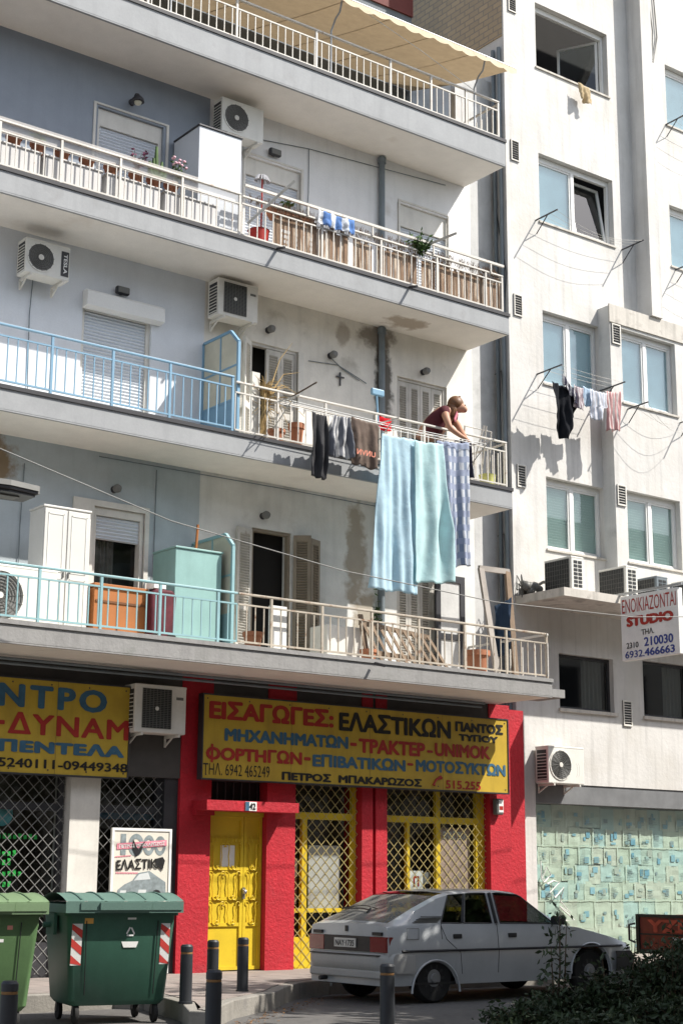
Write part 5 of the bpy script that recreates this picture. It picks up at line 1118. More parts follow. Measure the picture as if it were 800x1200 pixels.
def fingers(ip, d, side, thumb):
    base = Vector(P[ip][0]); d = Vector(d).normalized(); s = Vector(side).normalized(); dn = Vector((0,0,-1))
    for k, ln in enumerate((.062,.072,.068,.052)):
        a = base+d*.035+s*(k-1.5)*.019; i = len(P)
        P.append((a, .010)); P.append((a+d*ln*.5+dn*.006, .009)); P.append((a+d*ln*.75+dn*ln*.5, .0075)); E_.extend([(ip,i),(i,i+1),(i+1,i+2)])
    a = base+s*thumb*.03+d*.01; i = len(P); P.append((a, .011)); P.append((a+s*thumb*.022+d*.03+dn*.015, .009)); E_.extend([(ip,i),(i,i+1)])
fingers(12, (.9,-.3,-.35), (.25,.7,.0), 1); fingers(17, (-.1,-.9,-.4), (.9,-.1,0), -1)
skin('body', P, E_, W['skin'], WM, 2)
Q = [(P[i][0], tuple(np_+.018 for np_ in (P[i][1] if isinstance(P[i][1], tuple) else (P[i][1],)*2))) for i in (0,1,2,3,8,9,13,14)]
Q[3] = ((16.585,-.94,9.045), (.14,.12)); Q[5] = ((16.395,-1.13,8.90), (.080,.080)); Q[7] = ((16.79,-.93,8.91), (.076,.076))
Q[0] = ((16.34,-.71,8.60), (.245,.205)); Q[1] = (Q[1][0], (.245,.205))
skin('tshirt', Q, [(0,1),(1,2),(2,3),(2,4),(4,5),(2,6),(6,7)], W['maroon'], WM, 2)
m = MB(); m.obox((16.655,-1.085,8.96), (.16,.02,.14), (.35,.1,.75)); m.build('shirt_print', W['t_pink'], WM, bevel=.008)
R_ = [(P[i][0], tuple(q+.014 for q in (P[i][1] if isinstance(P[i][1], tuple) else (P[i][1],)*2))) for i in (0,18,19,20,22,23,24)]
R_[0] = (P[0][0], (.25,.21)); skin('trousers', R_, [(0,1),(1,2),(2,3),(0,4),(4,5),(5,6)], W['trouser'], WM, 2)
m = MB(); rr = random.Random(17)
m.ball((16.715,-1.005,9.215), (.135,.135,.135), 18, 12); m.ball((16.655,-.985,9.10), (.105,.11,.15), 16, 10)
for k in range(110):                                   # loose strands combed back and falling over the neck
    a = rr.uniform(-1.0,1.9); u = rr.uniform(.2,1); c = Vector((16.715,-1.005,9.215)); d = Vector((-math.cos(a)*.8, math.sin(a)*.8, 0))
    p0 = c+Vector((.06,-.07,.125))*u+d*.03; p1 = c+d*.135+Vector((0,0,.04)); p2 = c+d*.13+Vector((-.03,.01,-.12)); p3 = c+d*rr.uniform(.08,.15)+Vector((-.06,-.0,-rr.uniform(.18,.30)))
    m.tube([p0, p1, p2, p3], [.010,.012,.011,.004], 5)
m.build('hair', W['hair'], WM, smooth=70)
m = MB()
for dx, dy in ((-.05,-.04),(.035,.03)): m.ball((16.82+dx,-1.145+dy,9.16), .012, 8, 6)
m.build('eyes', W['black'], WM, smooth=80)
m = MB(); m.ball((16.80,-1.15,9.06), (.028,.02,.009), 8, 6); m.build('mouth', M('lip_tone', (.30,.10,.09)), WM, smooth=80)

# ---------------------------------------------------------------- the parked hatchback (local: x forward from the rear bumper, near side towards -y)
W['carpaint'] = M('dusty_silver_car_paint', (.46,.48,.495), rough=.3, var=.07, spec=.5, coat=.8, fine=.05)
W['bumper'] = M('grey_white_bumper', (.42,.415,.40), rough=.55, var=.06, streak=.1)
W['tail'] = M('red_tail_lamp', (.20,.012,.012), rough=.2, var=.1, coat=.6)
W['tarnish'] = M('grey_hubcap', (.24,.245,.25), rough=.5, metal=.3, var=.15)
W['seat'] = M('dark_car_interior', (.035,.033,.032), rough=.9, var=.2)
CY = -3.68
def dusty_glass():
    m = glass_mat('dusty_rear_glass', (.6,.64,.64), 1.6); n = m.node_tree.nodes; L = m.node_tree.links; out = n['Material Output']; src = out.inputs[0].links[0].from_socket
    d = n.new('ShaderNodeBsdfDiffuse'); d.inputs[0].default_value = (.38,.37,.34,1); x = n.new('ShaderNodeMixShader'); t = n.new('ShaderNodeTexNoise'); t.inputs['Scale'].default_value = 2.5
    r = n.new('ShaderNodeMapRange'); r.inputs[3].default_value = .2; r.inputs[4].default_value = .6; L.new(t.outputs[0], r.inputs[0]); L.new(r.outputs[0], x.inputs[0]); L.new(src, x.inputs[1]); L.new(d.outputs[0], x.inputs[2]); L.new(x.outputs[0], out.inputs[0]); return m
W['dustyglass'] = dusty_glass()
CAR = thing('parked_car', 'dusty silver-grey angular hatchback parked before the red and yellow shopfront', 'car', (12.42, CY, 0))
def lerp_tab(t, x):
    if x <= t[0][0]: return t[0][1]
    for (a, p), (b, q) in zip(t, t[1:]):
        if x <= b: return p+(q-p)*(x-a)/(b-a)
    return t[-1][1]
prof = [(.06,.945),(.13,.96),(.17,.975),(.55,1.145),(.95,1.30),(1.12,1.34),(1.5,1.365),(2.0,1.37),(2.3,1.345),(2.42,1.30),(2.75,1.09),(3.02,.935),(3.2,.915),(3.7,.83),(4.1,.745),(4.28,.68),(4.37,.62)]
top_of = [(.06,.06),(.12,.13),(.16,.17),(.5,.68),(.75,.97),(.9,1.14),(1.78,1.76),(1.92,1.90),(2.5,2.14),(2.92,2.36),(3.0,2.6),(3.06,3.04),(3.3,3.3),(4.37,4.37)]
belt = [(.06,.90),(.5,.925),(.9,.93),(2.95,.90),(3.3,.88),(4.0,.73),(4.28,.66),(4.37,.61)]
RW, FW_, WR = .80, 3.53, .30
xs = sorted(set([.06,.12,.16,.2,.28,.34,.42,.5,.62,.75,.86,.9,1.0,1.06,1.25,1.3,1.35,1.5,1.7,1.78,1.92,2.0,2.2,2.5,2.7,2.85,2.92,2.95,3.0,3.03,3.06,3.15,3.9,4.1,4.2,4.28,4.34,4.37]+[RW+.36*math.cos(PI*i/14) for i in range(15)]+[FW_+.36*math.cos(PI*i/14) for i in range(15)]+[RW-.37,RW+.37,FW_-.37,FW_+.37]))
def taper(x):
    e = 1.0
    if x < .3: e = .965+.035*math.sin(PI/2*max(0,(x-.06)/.24))
    if x > 3.7: e = 1-.10*((x-3.7)/.67)**2
    return e
def section(x, s):
    z0 = .22; lip = False
    for c in (RW, FW_):
        if abs(x-c) < .3605: z0 = (.13 if c == RW else .29)+math.sqrt(max(0,.361**2-(x-c)**2)); z0 = max(z0, .22)
    xt = lerp_tab(top_of, x); zt = lerp_tab(prof, xt); zb = lerp_tab(belt, x); k = taper(x)
    cab = max(0, min(1, (zt-zb-.05)/.35))
    z1 = max(.34, z0+.008); z2 = max(.60, z0+.016); zb = max(zb, z2+.02)
    wy = .835*k
    pts = [(x, .80*k, z0), (x, .815*k, z1), (x, wy, z2), (x, wy*.985, (z2+zb)/2), (x, .80*k, zb)]
    y5 = (.67*cab+.74*(1-cab))*k; y6 = (.61*cab+.66*(1-cab))*k
    zz = zt-.0
    xm = lambda t: x+(xt-x)*t
    pts += [(xm(.06), .785*k, min(zb+.03, zz-.03)), (xm(.95), y5, zz-.045 if cab > .2 else zz-.018), (xt, y6, zz-.012), (xt, .3*k, zz+.004), (xt, 0, zz+.008)]
    return [Vector((a, b*s, c)) for a, b, c in pts]
body = MB(); gl = MB()
for s in (-1, 1):
    S_ = [section(x, s) for x in xs]
    for i in range(len(xs)-1):
        xa, xb = xs[i], xs[i+1]; mid = (xa+xb)/2
        for j in range(9):
            q = [S_[i][j], S_[i+1][j], S_[i+1][j+1], S_[i][j+1]]
            isg = (j == 5 and ((.9 <= mid < 1.25) or (1.3 <= mid < 1.78) or (1.92 <= mid < 2.92))) or (j >= 7 and ((.16 <= mid < .86) or (2.95 <= mid < 3.06)))
            (gl if isg else body).add(q, [(0,1,2,3)])
    for i in (0, len(xs)-1):
        for j in range(9): body.add([S_[i][j], S_[i][j+1], Vector((S_[i][j+1].x,0,S_[i][j+1].z)), Vector((S_[i][j].x,0,S_[i][j].z))], [(0,1,2,3)])
gd = MB(); gl2 = MB()
for f in gl.f:
    (gd if sum(gl.v[i].x for i in f)/4 < 1.15 and all(abs(gl.v[i].y) < .69 for i in f) and gl.v[f[0]].x < .9 and sum(abs(gl.v[i].y) for i in f)/4 < .5 else gl2).add([gl.v[i] for i in f], [tuple(range(len(f)))])
gl = gl2
bo = body.build('body', W['carpaint'], CAR, smooth=28, local=True, merge=True)
gr = gd.build('rear_glass', W['dustyglass'], CAR, smooth=40, local=True, merge=True)
go = gl.build('window_glass', W['carglass'], CAR, smooth=40, local=True, merge=True)
def side_line(x, s, j0, j1, off=.004):
    sc_ = section(x, s); return [Vector((p.x, p.y+s*off, p.z)) for p in sc_[j0:j1+1]]
# window pillars trims, door seams
for s in (-1, 1):
    m = MB()
    for x, j0, j1 in ((.905,3,6),(1.85,1,6),(2.93,1,4)):
        m.tube(side_line(x, s, j0, j1, .0), .0045, 5)
    sc1 = section(1.18, s); m.tube([side_line(.905, s, 4, 4, .0)[0], side_line(.98, s, 3, 3, .0)[0], side_line(1.2, s, 2, 2, 0)[0], side_line(1.24, s, 1, 1, 0)[0]], .0045, 5)
    m.build('door_seam', W['black'], CAR, local=True)
    m = MB()      # rubber round the side glass
    for a, b in ((.9,1.25),(1.3,1.78),(1.92,2.92)):
        n_ = 8; lo = [section(a+(b-a)*i/n_, s)[5] for i in range(n_+1)]; hi = [section(a+(b-a)*i/n_, s)[6] for i in range(n_+1)]
        loop = lo+hi[::-1]+[lo[0]]; m.tube(loop, .009, 5)
    a, b = section(1.275, s)[5], section(1.275, s)[6]; m.tube([a, b], .022, 6); a, b = section(1.85, s)[5], section(1.85, s)[6]; m.tube([a, b], .03, 6)
    m.build('window_trim', W['black'], CAR, local=True)
    m = MB(); n_ = 40; L_ = []
    for i in range(n_+1):
        x = .25+(4.15-.25)*i/n_; L_.append(Vector((x, s*(.835*taper(x)+.006), .63)))
    m.tube(L_, .016, 6); m.build('rub_strip', W['black'], CAR, local=True, smooth=50)
    for c in (RW, FW_):
        m = MB(); m.tube([Vector((c+.385*math.cos(t), s*(.826*taper(c)), (.13 if c == RW else .29)+.385*math.sin(t))) for t in [PI*i/24 for i in range(25)]], .015, 6); m.build('wheel_arch', W['carpaint'], CAR, local=True, smooth=60)
    for x in (1.16, 2.1):
        y_ = section(x, s)[3].y; m = MB(); m.box(x-.07,x+.07,y_-.012,y_+.012,.77,.825); m.build('door_handle', W['black'], CAR, local=True, bevel=.008)
    m = MB(); sc_ = [section(x, s) for x in (.5,.86)]
    for k in range(5): z = .965+k*.018; m.box(.46+k*.035,.86+k*.02,s*.775-.012,s*.775+.012,z,z+.007)
    m.build('vent_slats', W['acgrille'], CAR, local=True)
    xm = 2.86; y_ = section(xm, s)[4].y
    m = MB(); m.box(xm-.06,xm+.08,min(y_,y_+s*.17),max(y_,y_+s*.17),.92,1.03); m.build('side_mirror', W['black'], CAR, local=True, bevel=.025)
m = MB(); f_ = section(.42,-1)[3]; 
for a, b in (((.33,.77),(.52,.77)),((.52,.77),(.52,.90)),((.52,.90),(.33,.90)),((.33,.90),(.33,.77))):
    m.tube([(a[0], -.835*taper(a[0])*.99-.002, a[1]), (b[0], -.835*taper(b[0])*.99-.002, b[1])], .004, 4)
m.build('fuel_flap', W['acgrille'], CAR, local=True)
# wheels
def wheel(x, y, s):
    m = MB(); m.lathe([(.20,-.085),(.27,-.09),(.298,-.06),(.302,0),(.298,.06),(.27,.09),(.20,.085)], (x,y,.30), 32, axis='y'); w_ = m.build('tyre', W['rubber'], CAR, local=True, smooth=40)
    r = MB(); yo = y+s*.06
    r.lathe([(.205,-.02*1),(.205,.0),(.19,s*.012),(.15,s*.02),(.06,s*.03),(.05,s*.045),(.001,s*.047)], (x,yo,.30), 28, axis='y')
    R0 = r.build('hubcap', W['tarnish'], w_, local=True, smooth=35)
    h = MB()
    for k in range(10): a = 2*PI*k/10; h.obox((x+.14*math.cos(a),yo+s*.021,.30+.14*math.sin(a)), (.055,.012,.028), (0,-a,0))
    h.build('hubcap_slot', W['black'], R0, local=True)
for x in (RW, FW_):
    for s in (-1, 1): wheel(x, s*.70, s)
m = MB(); m.box(.15,4.25,-.60,.60,.2,.42); m.box(.2,4.2,-.79,.79,.225,.25) ; m.build('underbody', W['seat'], CAR, local=True)
# bumpers
def bumper(x0, sgn, z0, z1, name, mat):
    m = MB(); N = 26
    def outline(off):
        P_ = []
        for i in range(N+1):
            t = -1+2*i/N; y = .845*t; e = max(0, (abs(t)-.72)/.28); P_.append((x0-sgn*(off-.13*e*e), y))
        return P_
    rows = [(z0,-.01),(z0+.05,.035),((z0+z1)/2,.055),(z1-.04,.05),(z1,.01),(z1+.001,-.07)]
    base = len(m.v)
    side = .42
    for z, off in rows:
        o = outline(off); P_ = [(x0+sgn*side, -.845-max(0,off)*.2)]+o+[(x0+sgn*side, .845+max(0,off)*.2)]
        for x, y in P_: m.v.append(Vector((x, y, z)))
    n_ = N+3
    for j in range(len(rows)-1):
        for i in range(n_-1): m.f.append([base+j*n_+i, base+j*n_+i+1, base+(j+1)*n_+i+1, base+(j+1)*n_+i]); m.mi.append(0)
    return m.build(name, mat, CAR, local=True, smooth=35)
bumper(.03, 1, .37, .60, 'rear_bumper', W['bumper']); bumper(4.40, -1, .30, .56, 'front_bumper', W['black'])
m = MB(); m.box(-.0,.1,-.74,.74,.30,.40); m.build('rear_valance', W['bumper'], CAR, local=True, bevel=.02)
m = MB(); m.box(-.03,.03,-.70,.70,.575,.585) ; m.build('bumper_groove', W['black'], CAR, local=True)
m = MB(); m.box(.035,.07,-.47,.47,.615,.80); m.build('plate_panel', W['black'], CAR, local=True)
for s in (-1, 1):
    m = MB(); m.box(.03,.075,min(s*.475,s*.79),max(s*.475,s*.79),.615,.80); m.box(.075,.24,min(s*.79,s*.802),max(s*.79,s*.802),.62,.80); m.build('tail_light', W['tail'], CAR, local=True, bevel=.01)
    m = MB(); m.box(.028,.07,min(s*.52,s*.70),max(s*.52,s*.70),.815,.855); m.build('air_outlet', W['black'], CAR, local=True)
m = MB(); m.box(.02,.03,-.2,.24,.66,.77); NPc = m.build('number_plate', W['offwhite'], CAR, local=True)
text('NAY·1735', (.0185,.21,.675), (0,-.38,0), (0,0,.075), W['t_black'], NPc, .01, local=True)
m = MB(); m.box(.045,.06,.0,.05,.85,.92); m.build('badge', W['black'], CAR, local=True)
m = MB(); zg = lambda x: lerp_tab(prof, x)+.02
m.tube([(.40,.0,zg(.40)+.01),(.44,.25,zg(.44)+.01),(.42,.6,zg(.42)+.01)], .009, 5); m.tube([(.36,.0,zg(.36)),(.44,.02,zg(.44)+.015)], .012, 5); m.tube([(.44,-.1,zg(.44)+.01),(.52,.25,zg(.52)+.01),(.44,.62,zg(.44)+.01)], .006, 5); m.build('rear_wiper', W['black'], CAR, local=True)
m = MB(); m.tube([(-.05,.45,.27),(.3,.45,.28)], .028, 10); m.build('exhaust', W['darkmetal'], CAR, local=True)
m = MB(); m.box(4.26,4.36,-.62,.62,.60,.66); m.build('grille', W['black'], CAR, local=True)
for s in (-1, 1):
    m = MB(); m.box(4.14,4.33,min(s*.5,s*.74),max(s*.5,s*.74),.57,.665); m.build('headlight', W['frost'], CAR, local=True, bevel=.02)
# interior
m = MB()
for x in (1.15, 1.22): pass
m.obox((1.08,0,.72), (.16,1.2,.52), (0,-.22,0)); m.obox((1.35,0,.52), (.5,1.2,.16))
for y in (-.36,.36):
    m.obox((1.95,y,.78), (.15,.48,.58), (0,-.25,0)); m.obox((2.2,y,.52), (.5,.5,.14)); m.obox((1.84,y,1.15), (.10,.26,.17), (0,-.2,0))
m.obox((2.95,0,.84), (.3,1.4,.16)); m.box(.3,1.0,-.7,.7,.80,.83)
m.build('seats', W['seat'], CAR, local=True, bevel=.03)
m = MB(); m.tube([(2.55+.08*math.sin(t),.36+.19*math.cos(t),.95+.17*math.sin(t)) for t in [2*PI*i/24 for i in range(25)]], .014, 6); m.build('steering_wheel', W['black'], CAR, local=True)

# ---------------------------------------------------------------- wheeled bins
def bin_(label, loc, rot, mat, lidmat, decals=True):
    t = thing('wheeled_bin', label, 'bin', loc, 'wheeled refuse bins', rot)
    m = MB()
    def ringz(z, wx, wy, r=.07):
        P_ = []
        for cx, cy, a0 in ((wx-r,wy-r,0),(-wx+r,wy-r,PI/2),(-wx+r,-wy+r,PI),(wx-r,-wy+r,1.5*PI)):
            for i in range(5): a = a0+PI/2*i/4; P_.append(Vector((cx+r*math.cos(a), cy+r*math.sin(a), z)))
        return P_
    R3 = [ringz(.19,.52,.40),ringz(.24,.56,.44),ringz(.95,.625,.50),ringz(1.10,.638,.515)]
    R3 += [ringz(1.10,.67,.545),ringz(1.16,.67,.545)]
    n_ = len(R3[0]); m.v = [p for r in R3 for p in r]
    for j in range(len(R3)-1):
        for i in range(n_): m.f.append([j*n_+i,j*n_+(i+1) % n_,(j+1)*n_+(i+1) % n_,(j+1)*n_+i]); m.mi.append(0)
    m.f.append(list(range(n_))[::-1]); m.mi.append(0); m.f.append([(len(R3)-1)*n_+i for i in range(n_)]); m.mi.append(0)
    body_ = m.build('body', mat, t, smooth=35, local=True)
    for x in (-.40,.40):
        m = MB(); m.tube([(x,-.462,.30),(x*1.05,-.522,1.05)], .006, 5); m.build('panel_rib', W['black'], body_, local=True)
    m = MB()      # lid: arched top, deep front lip with a grip in the middle
    m.grid(lambda u, v: (-.69+1.38*u, -.60+1.17*v, 1.20+.13*math.sin(PI*(.12+.80*v))+(.006 if abs((u*6) % 1-.5) > .44 else 0)), 60, 14)
    m.box(-.69,.69,-.607,-.595,1.13,1.247); m.box(-.69,-.678,-.595,.57,1.13,1.22); m.box(.678,.69,-.595,.57,1.13,1.22); m.box(-.69,.69,.558,.57,1.13,1.23)
    m.box(-.30,.30,-.64,-.608,1.16,1.235); m.box(-.52,-.31,-.618,-.608,1.16,1.235); m.box(.31,.67,-.618,-.608,1.16,1.235)
    ld = m.build('lid', lidmat, t, smooth=30, local=True)
    m = MB()
    for i in range(5): x = -.5+i*.25; m.tube([(x,-.55+1.05*k/10, 1.205+.13*math.sin(PI*(.12+.80*((-.55+1.05*k/10)+.60)/1.17))) for k in range(11)], .010, 5)
    m.build('lid_rib', lidmat, ld, local=True, smooth=50)
    for s in (-1, 1):
        m = MB(); m.lathe([(.03,0),(.03,s*.09)], (s*.69,0,1.0), 14, axis='x'); m.box(min(s*.66,s*.70),max(s*.66,s*.70),-.16,.16,.90,1.12); m.build('trunnion', mat, t, local=True)
    for x in (-.46,.46):
        for y in (-.34,.34):
            m = MB(); m.lathe([(.055,-.025),(.095,-.022),(.1,0),(.095,.022),(.055,.025)], (x,y,.10), 20, axis='x'); w_ = m.build('wheel', W['rubber'], t, local=True, smooth=40)
            m = MB(); m.box(x-.035,x-.028,y-.03,y+.03,.09,.215); m.box(x+.028,x+.035,y-.03,y+.03,.09,.215); m.build('fork', W['darkmetal'], w_, local=True)
    yf = lambda z: -(.44+(z-.27)*.0885)-.0025
    def decal(name, x0, x1, z0, z1, mt, d=0, par=None):
        m = MB(); m.quad((x0,yf(z0)-d,z0),(x1,yf(z0)-d,z0),(x1,yf(z1)-d,z1),(x0,yf(z1)-d,z1)); return m.build(name, mt, par or t, local=True, fixn=False)
    if decals:
        for x0, x1, sg in ((-.58,-.46,1),(.46,.57,-1)):
            d_ = decal('warning_stripes', x0, x1, .60, 1.02, W['t_white']); m = MB()
            for k in range(-1, 4):
                za = .62+k*.17
                poly = [(x0,za+.0*sg),(x1,za-.09*1),(x1,za-.09+.085),(x0,za+.085)]
                poly = [(x, min(1.02, max(.60, z))) for x, z in poly]
                if poly[3][1]-poly[0][1] < .01 and poly[2][1]-poly[1][1] < .01: continue
                m.add([(x, yf(z)-.002, z) for x, z in poly], [(0,1,2,3)])
            m.build('red_stripe', M('stripe_red', (.55,.05,.04)) if 'stripe' not in W else W['stripe'], d_, local=True, fixn=False)
        m = MB(); cx, cz = .1, .93
        for k in range(3):
            a0 = PI/2+k*2*PI/3; p0 = Vector((cx+.062*math.cos(a0), 0, cz+.062*math.sin(a0))); a1 = a0+2*PI/3; p1 = Vector((cx+.062*math.cos(a1), 0, cz+.062*math.sin(a1)))
            q0, q1 = p0.lerp(p1, .12), p0.lerp(p1, .84); q0.y = yf(q0.z)-.003; q1.y = yf(q1.z)-.003; m.bar(q0, q1, .017, .002, (0,1,0))
        m.prism([(cx-.10,.835),(cx+.10,.835),(cx+.075,.775),(cx-.075,.775)], yf(.80)-.004, yf(.80)-.002, 'y'); m.build('recycling_mark', W['t_white'], t, local=True)
        decal('orange_label', -.44,-.34,1.02,1.075, M('orange_label', (.75,.40,.10)))
        decal('white_label', .06,.16,1.06,1.08, W['t_white'])
    else:
        for k in range(4): decal('worn_label', -.05, .1-.01*k, .55+k*.05, .57+k*.05, W['t_white'])
        decal('worn_label', .12,.24,.86,.89,W['t_white']); decal('worn_label', .27,.33,.98,1.02,M('sticker', (.6,.25,.2)))
    t.scale = (.925, 1, 1)
    return t
W['bin'] = M('bottle_green_plastic', (.040,.115,.080), rough=.45, var=.1, streak=.2, fine=.1, col2=(.055,.12,.09), c2=(.5,.7), c2scale=3)
W['binlid'] = M('faded_green_lid', (.11,.19,.16), rough=.5, var=.1, fine=.1); W['bin2'] = M('faded_olive_green_plastic', (.085,.16,.065), rough=.5, var=.12, streak=.15, fine=.1); W['bin2lid'] = M('pale_green_lid', (.16,.24,.13), rough=.5, var=.1)
bin_('dark green wheeled bin with red and white striped stickers', (8.66,-4.42,0), math.radians(-13), W['bin'], W['binlid'])
bin_('lighter olive-green wheeled bin cut by the left picture edge', (6.98,-4.55,0), math.radians(-9), W['bin2'], W['bin2lid'], False)

# ---------------------------------------------------------------- bollards
def bollard(label, loc, h, mat):
    t = thing('bollard', label, 'bollard', loc, 'street bollards')
    m = MB(); r = .066; m.lathe([(r+.01,0),(r+.01,.02),(r,.022),(r,h-.10),(r-.006,h-.098),(r-.006,h-.075),(r,h-.073),(r,h-.02),(r-.015,h),(.001,h+.004)], (0,0,0), 24); m.build('post', mat, t, local=True, smooth=35)
    m = MB(); m.lathe([(r-.005,h-.097),(r-.002,h-.09),(r-.005,h-.076)], (0,0,0), 24); m.build('band', M('ochre_band', (.42,.22,.06), var=.3, scale=12) if 'band' not in W else W['band'], t, local=True, smooth=60)
    return t
W['boll'] = M('dark_grey_bollard_paint', (.026,.029,.034), rough=.5, var=.15, streak=.15, fine=.1)
W['band'] = M('ochre_band', (.24,.13,.05), var=.3, scale=12)
bollard('dark bollard on the kerb corner just right of the green bin', (9.22,-5.12,PZ-.0), .60, W['boll'])
bollard('dark bollard before the yellow door, largely hidden by a nearer bollard', (10.0,-4.42,PZ), .61, W['boll'])
bollard('dark bollard standing before the right leaf of the yellow door', (10.72,-3.95,PZ), .61, W['boll'])
bollard('near black bollard in front of the kerb corner', (7.32,-8.62,.13), .63, W['boll'])
bollard('near black bollard before the olive-green bin at the left edge', (5.50,-8.62,.13), .60, W['boll'])
bollard('near dark bollard in front of the car\'s rear wheel', (9.14,-8.62,.13), .63, W['boll'])

# ---------------------------------------------------------------- pickup with a red tailgate
W['rust'] = M('dark_red_truck_paint', (.20,.045,.028), rough=.6, var=.25, col2=(.06,.03,.022), c2=(.5,.68), c2scale=5); W['dgreen'] = M('dark_green_truck_paint', (.018,.03,.026), rough=.6, var=.2)
TK = thing('pickup_truck', 'small pickup with a worn dark red lettered tailgate, behind the bushes', 'pickup', (18.5,-3.8,0))
m = MB(); m.box(18.5,18.54,-4.56,-3.04,.47,.97); m.build('tailgate', W['rust'], TK)
m = MB()
for a in ((-4.60,-4.54,.43,1.0),(-3.06,-3.0,.43,1.0)): m.box(18.47,18.6,a[0],a[1],a[2],a[3])
m.box(18.48,18.56,-4.54,-3.06,.955,1.0); m.box(18.48,18.56,-4.54,-3.06,.43,.49); m.box(18.485,18.499,-4.54,-3.06,.70,.72); m.build('tailgate_frame', W['dgreen'], TK)
text('ΥΖΕΡ', (18.492,-3.22,.735), (0,-1.05,0), (0,0,.19), M('red_orange_lettering', (.46,.09,.05), var=.3, scale=9), TK, .03)
text('765 51', (18.492,-3.66,.58), (0,-.8,0), (0,0,.1), W['t_white'], TK, .02)
for y0_, y1_ in ((-4.6,-4.56),(-3.04,-3.0)):
    m = MB(); m.box(18.6,20.4,y0_,y1_,.5,.98); m.build('side_board', W['rust'], TK)
m = MB(); m.box(18.55,20.4,-4.55,-3.05,.5,.55); m.build('load_bed', W['dgreen'], TK)
m = MB(); m.prism([(20.45,.35),(20.45,1.78),(21.3,1.8),(21.75,1.1),(22.5,1.0),(22.55,.35)], -4.55, -3.05, 'y'); CB = m.build('cab', W['rust'], TK, bevel=.05)
m = MB(); m.box(20.442,20.449,-4.3,-3.3,1.2,1.65); m.prism([(20.7,1.15),(20.7,1.65),(21.25,1.68),(21.6,1.15)], -4.558, -4.551, 'y'); m.build('cab_window', W['black'], CB)
m = MB(); m.tube([(18.47,-2.99,.86),(18.4,-2.93,.84),(18.4,-2.93,.62),(18.47,-2.99,.58)], .018, 7); m.build('hook', W['darkmetal'], TK, smooth=50)
for x in (19.3, 21.8):
    for y in (-4.4,-3.2):
        m = MB(); m.lathe([(.16,-.08),(.29,-.08),(.31,0),(.29,.08),(.16,.08)], (x,y,.31), 26, axis='y'); w_ = m.build('tyre', W['rubber'], TK, smooth=40); m = MB(); m.lathe([(.16,-.05),(.001,-.06)], (x,y,.31), 20, axis='y'); m.build('rim', W['tarnish'], w_)
m = MB(); m.box(18.7,22.4,-4.0,-3.6,.25,.45); m.build('chassis', W['darkmetal'], TK)

# ---------------------------------------------------------------- bushes in the foreground shade
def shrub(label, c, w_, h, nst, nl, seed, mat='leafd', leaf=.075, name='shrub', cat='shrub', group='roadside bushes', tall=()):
    t = thing(name, label, cat, (c[0],c[1],.13), group); rr = random.Random(seed); s = MB(); l = MB()
    for k in range(nst):
        a = rr.uniform(0,6.28); q = math.sqrt(rr.random()); hh = h*(1-.55*q*q)*rr.uniform(.75,1.08)
        e = Vector((math.cos(a)*w_*q, math.sin(a)*w_*.6*q, hh)); b = Vector((e.x*.3, e.y*.3, 0)); mid = b.lerp(e, .55)+Vector((rr.uniform(-.06,.06),rr.uniform(-.06,.06),.06))
        s.tube([b, mid, e], [.010,.007,.002], 5)
        for q_ in range(nl):
            tt = rr.uniform(.15,1)**.7; p = (b.lerp(mid, tt/.55) if tt < .55 else mid.lerp(e, (tt-.55)/.45))
            p = p+Vector((rr.gauss(0,.05),rr.gauss(0,.05),rr.gauss(0,.04))); leafq(l, p, leaf*rr.uniform(.6,1.25), rr, .42)
    for dx, hh in tall:
        e = Vector((dx+.05, -.05, hh)); b = Vector((dx*.5,0,0)); s.tube([b, b.lerp(e,.5)+Vector((.04,0,0)), e], [.012,.009,.003], 5)
        for q_ in range(nl*2):
            tt = rr.uniform(.3,1); leafq(l, b.lerp(e, tt)+Vector((rr.gauss(0,.06),rr.gauss(0,.05),rr.gauss(0,.03))), leaf*rr.uniform(.7,1.3), rr, .42)
    s.build('stem', W['stem'], t, local=True); l.build('foliage', W[mat], t, local=True, fixn=False); return t
YS = -9.4
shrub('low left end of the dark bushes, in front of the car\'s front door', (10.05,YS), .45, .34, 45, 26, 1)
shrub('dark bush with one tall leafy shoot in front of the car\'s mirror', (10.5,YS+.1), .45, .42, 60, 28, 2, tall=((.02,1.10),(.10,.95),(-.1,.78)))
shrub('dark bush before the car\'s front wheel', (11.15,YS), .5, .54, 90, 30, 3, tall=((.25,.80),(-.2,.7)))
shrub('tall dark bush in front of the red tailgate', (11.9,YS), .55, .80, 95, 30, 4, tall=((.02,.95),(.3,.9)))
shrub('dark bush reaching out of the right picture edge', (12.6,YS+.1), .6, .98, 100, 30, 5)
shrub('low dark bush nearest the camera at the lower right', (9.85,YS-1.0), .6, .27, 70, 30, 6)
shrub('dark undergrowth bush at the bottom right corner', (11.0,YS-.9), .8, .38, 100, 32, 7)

# ---------------------------------------------------------------- unseen row added behind the viewpoint: blocks low sky, bounces warm light
OB = thing('added_facing_block', 'plain plastered apartment block added out of view across the street to block low sky and bounce light', 'building', (25,-26,.13))
m = MB(); m.box(-30,80,-36,-26,.13,15.5); m.box(-30,80,-26.4,-25.9,15.5,16.3); m.build('wall', M('ochre_render', (.72,.68,.60), var=.08), OB)
for f_ in range(4):
    for k in range(26):
        x = -28+k*4.1; z = 1.4+f_*3.5
        m = MB(); m.box(x,x+1.5,-26.0,-25.97,z,z+1.7); m.build('window', W['darkmetal'], OB)

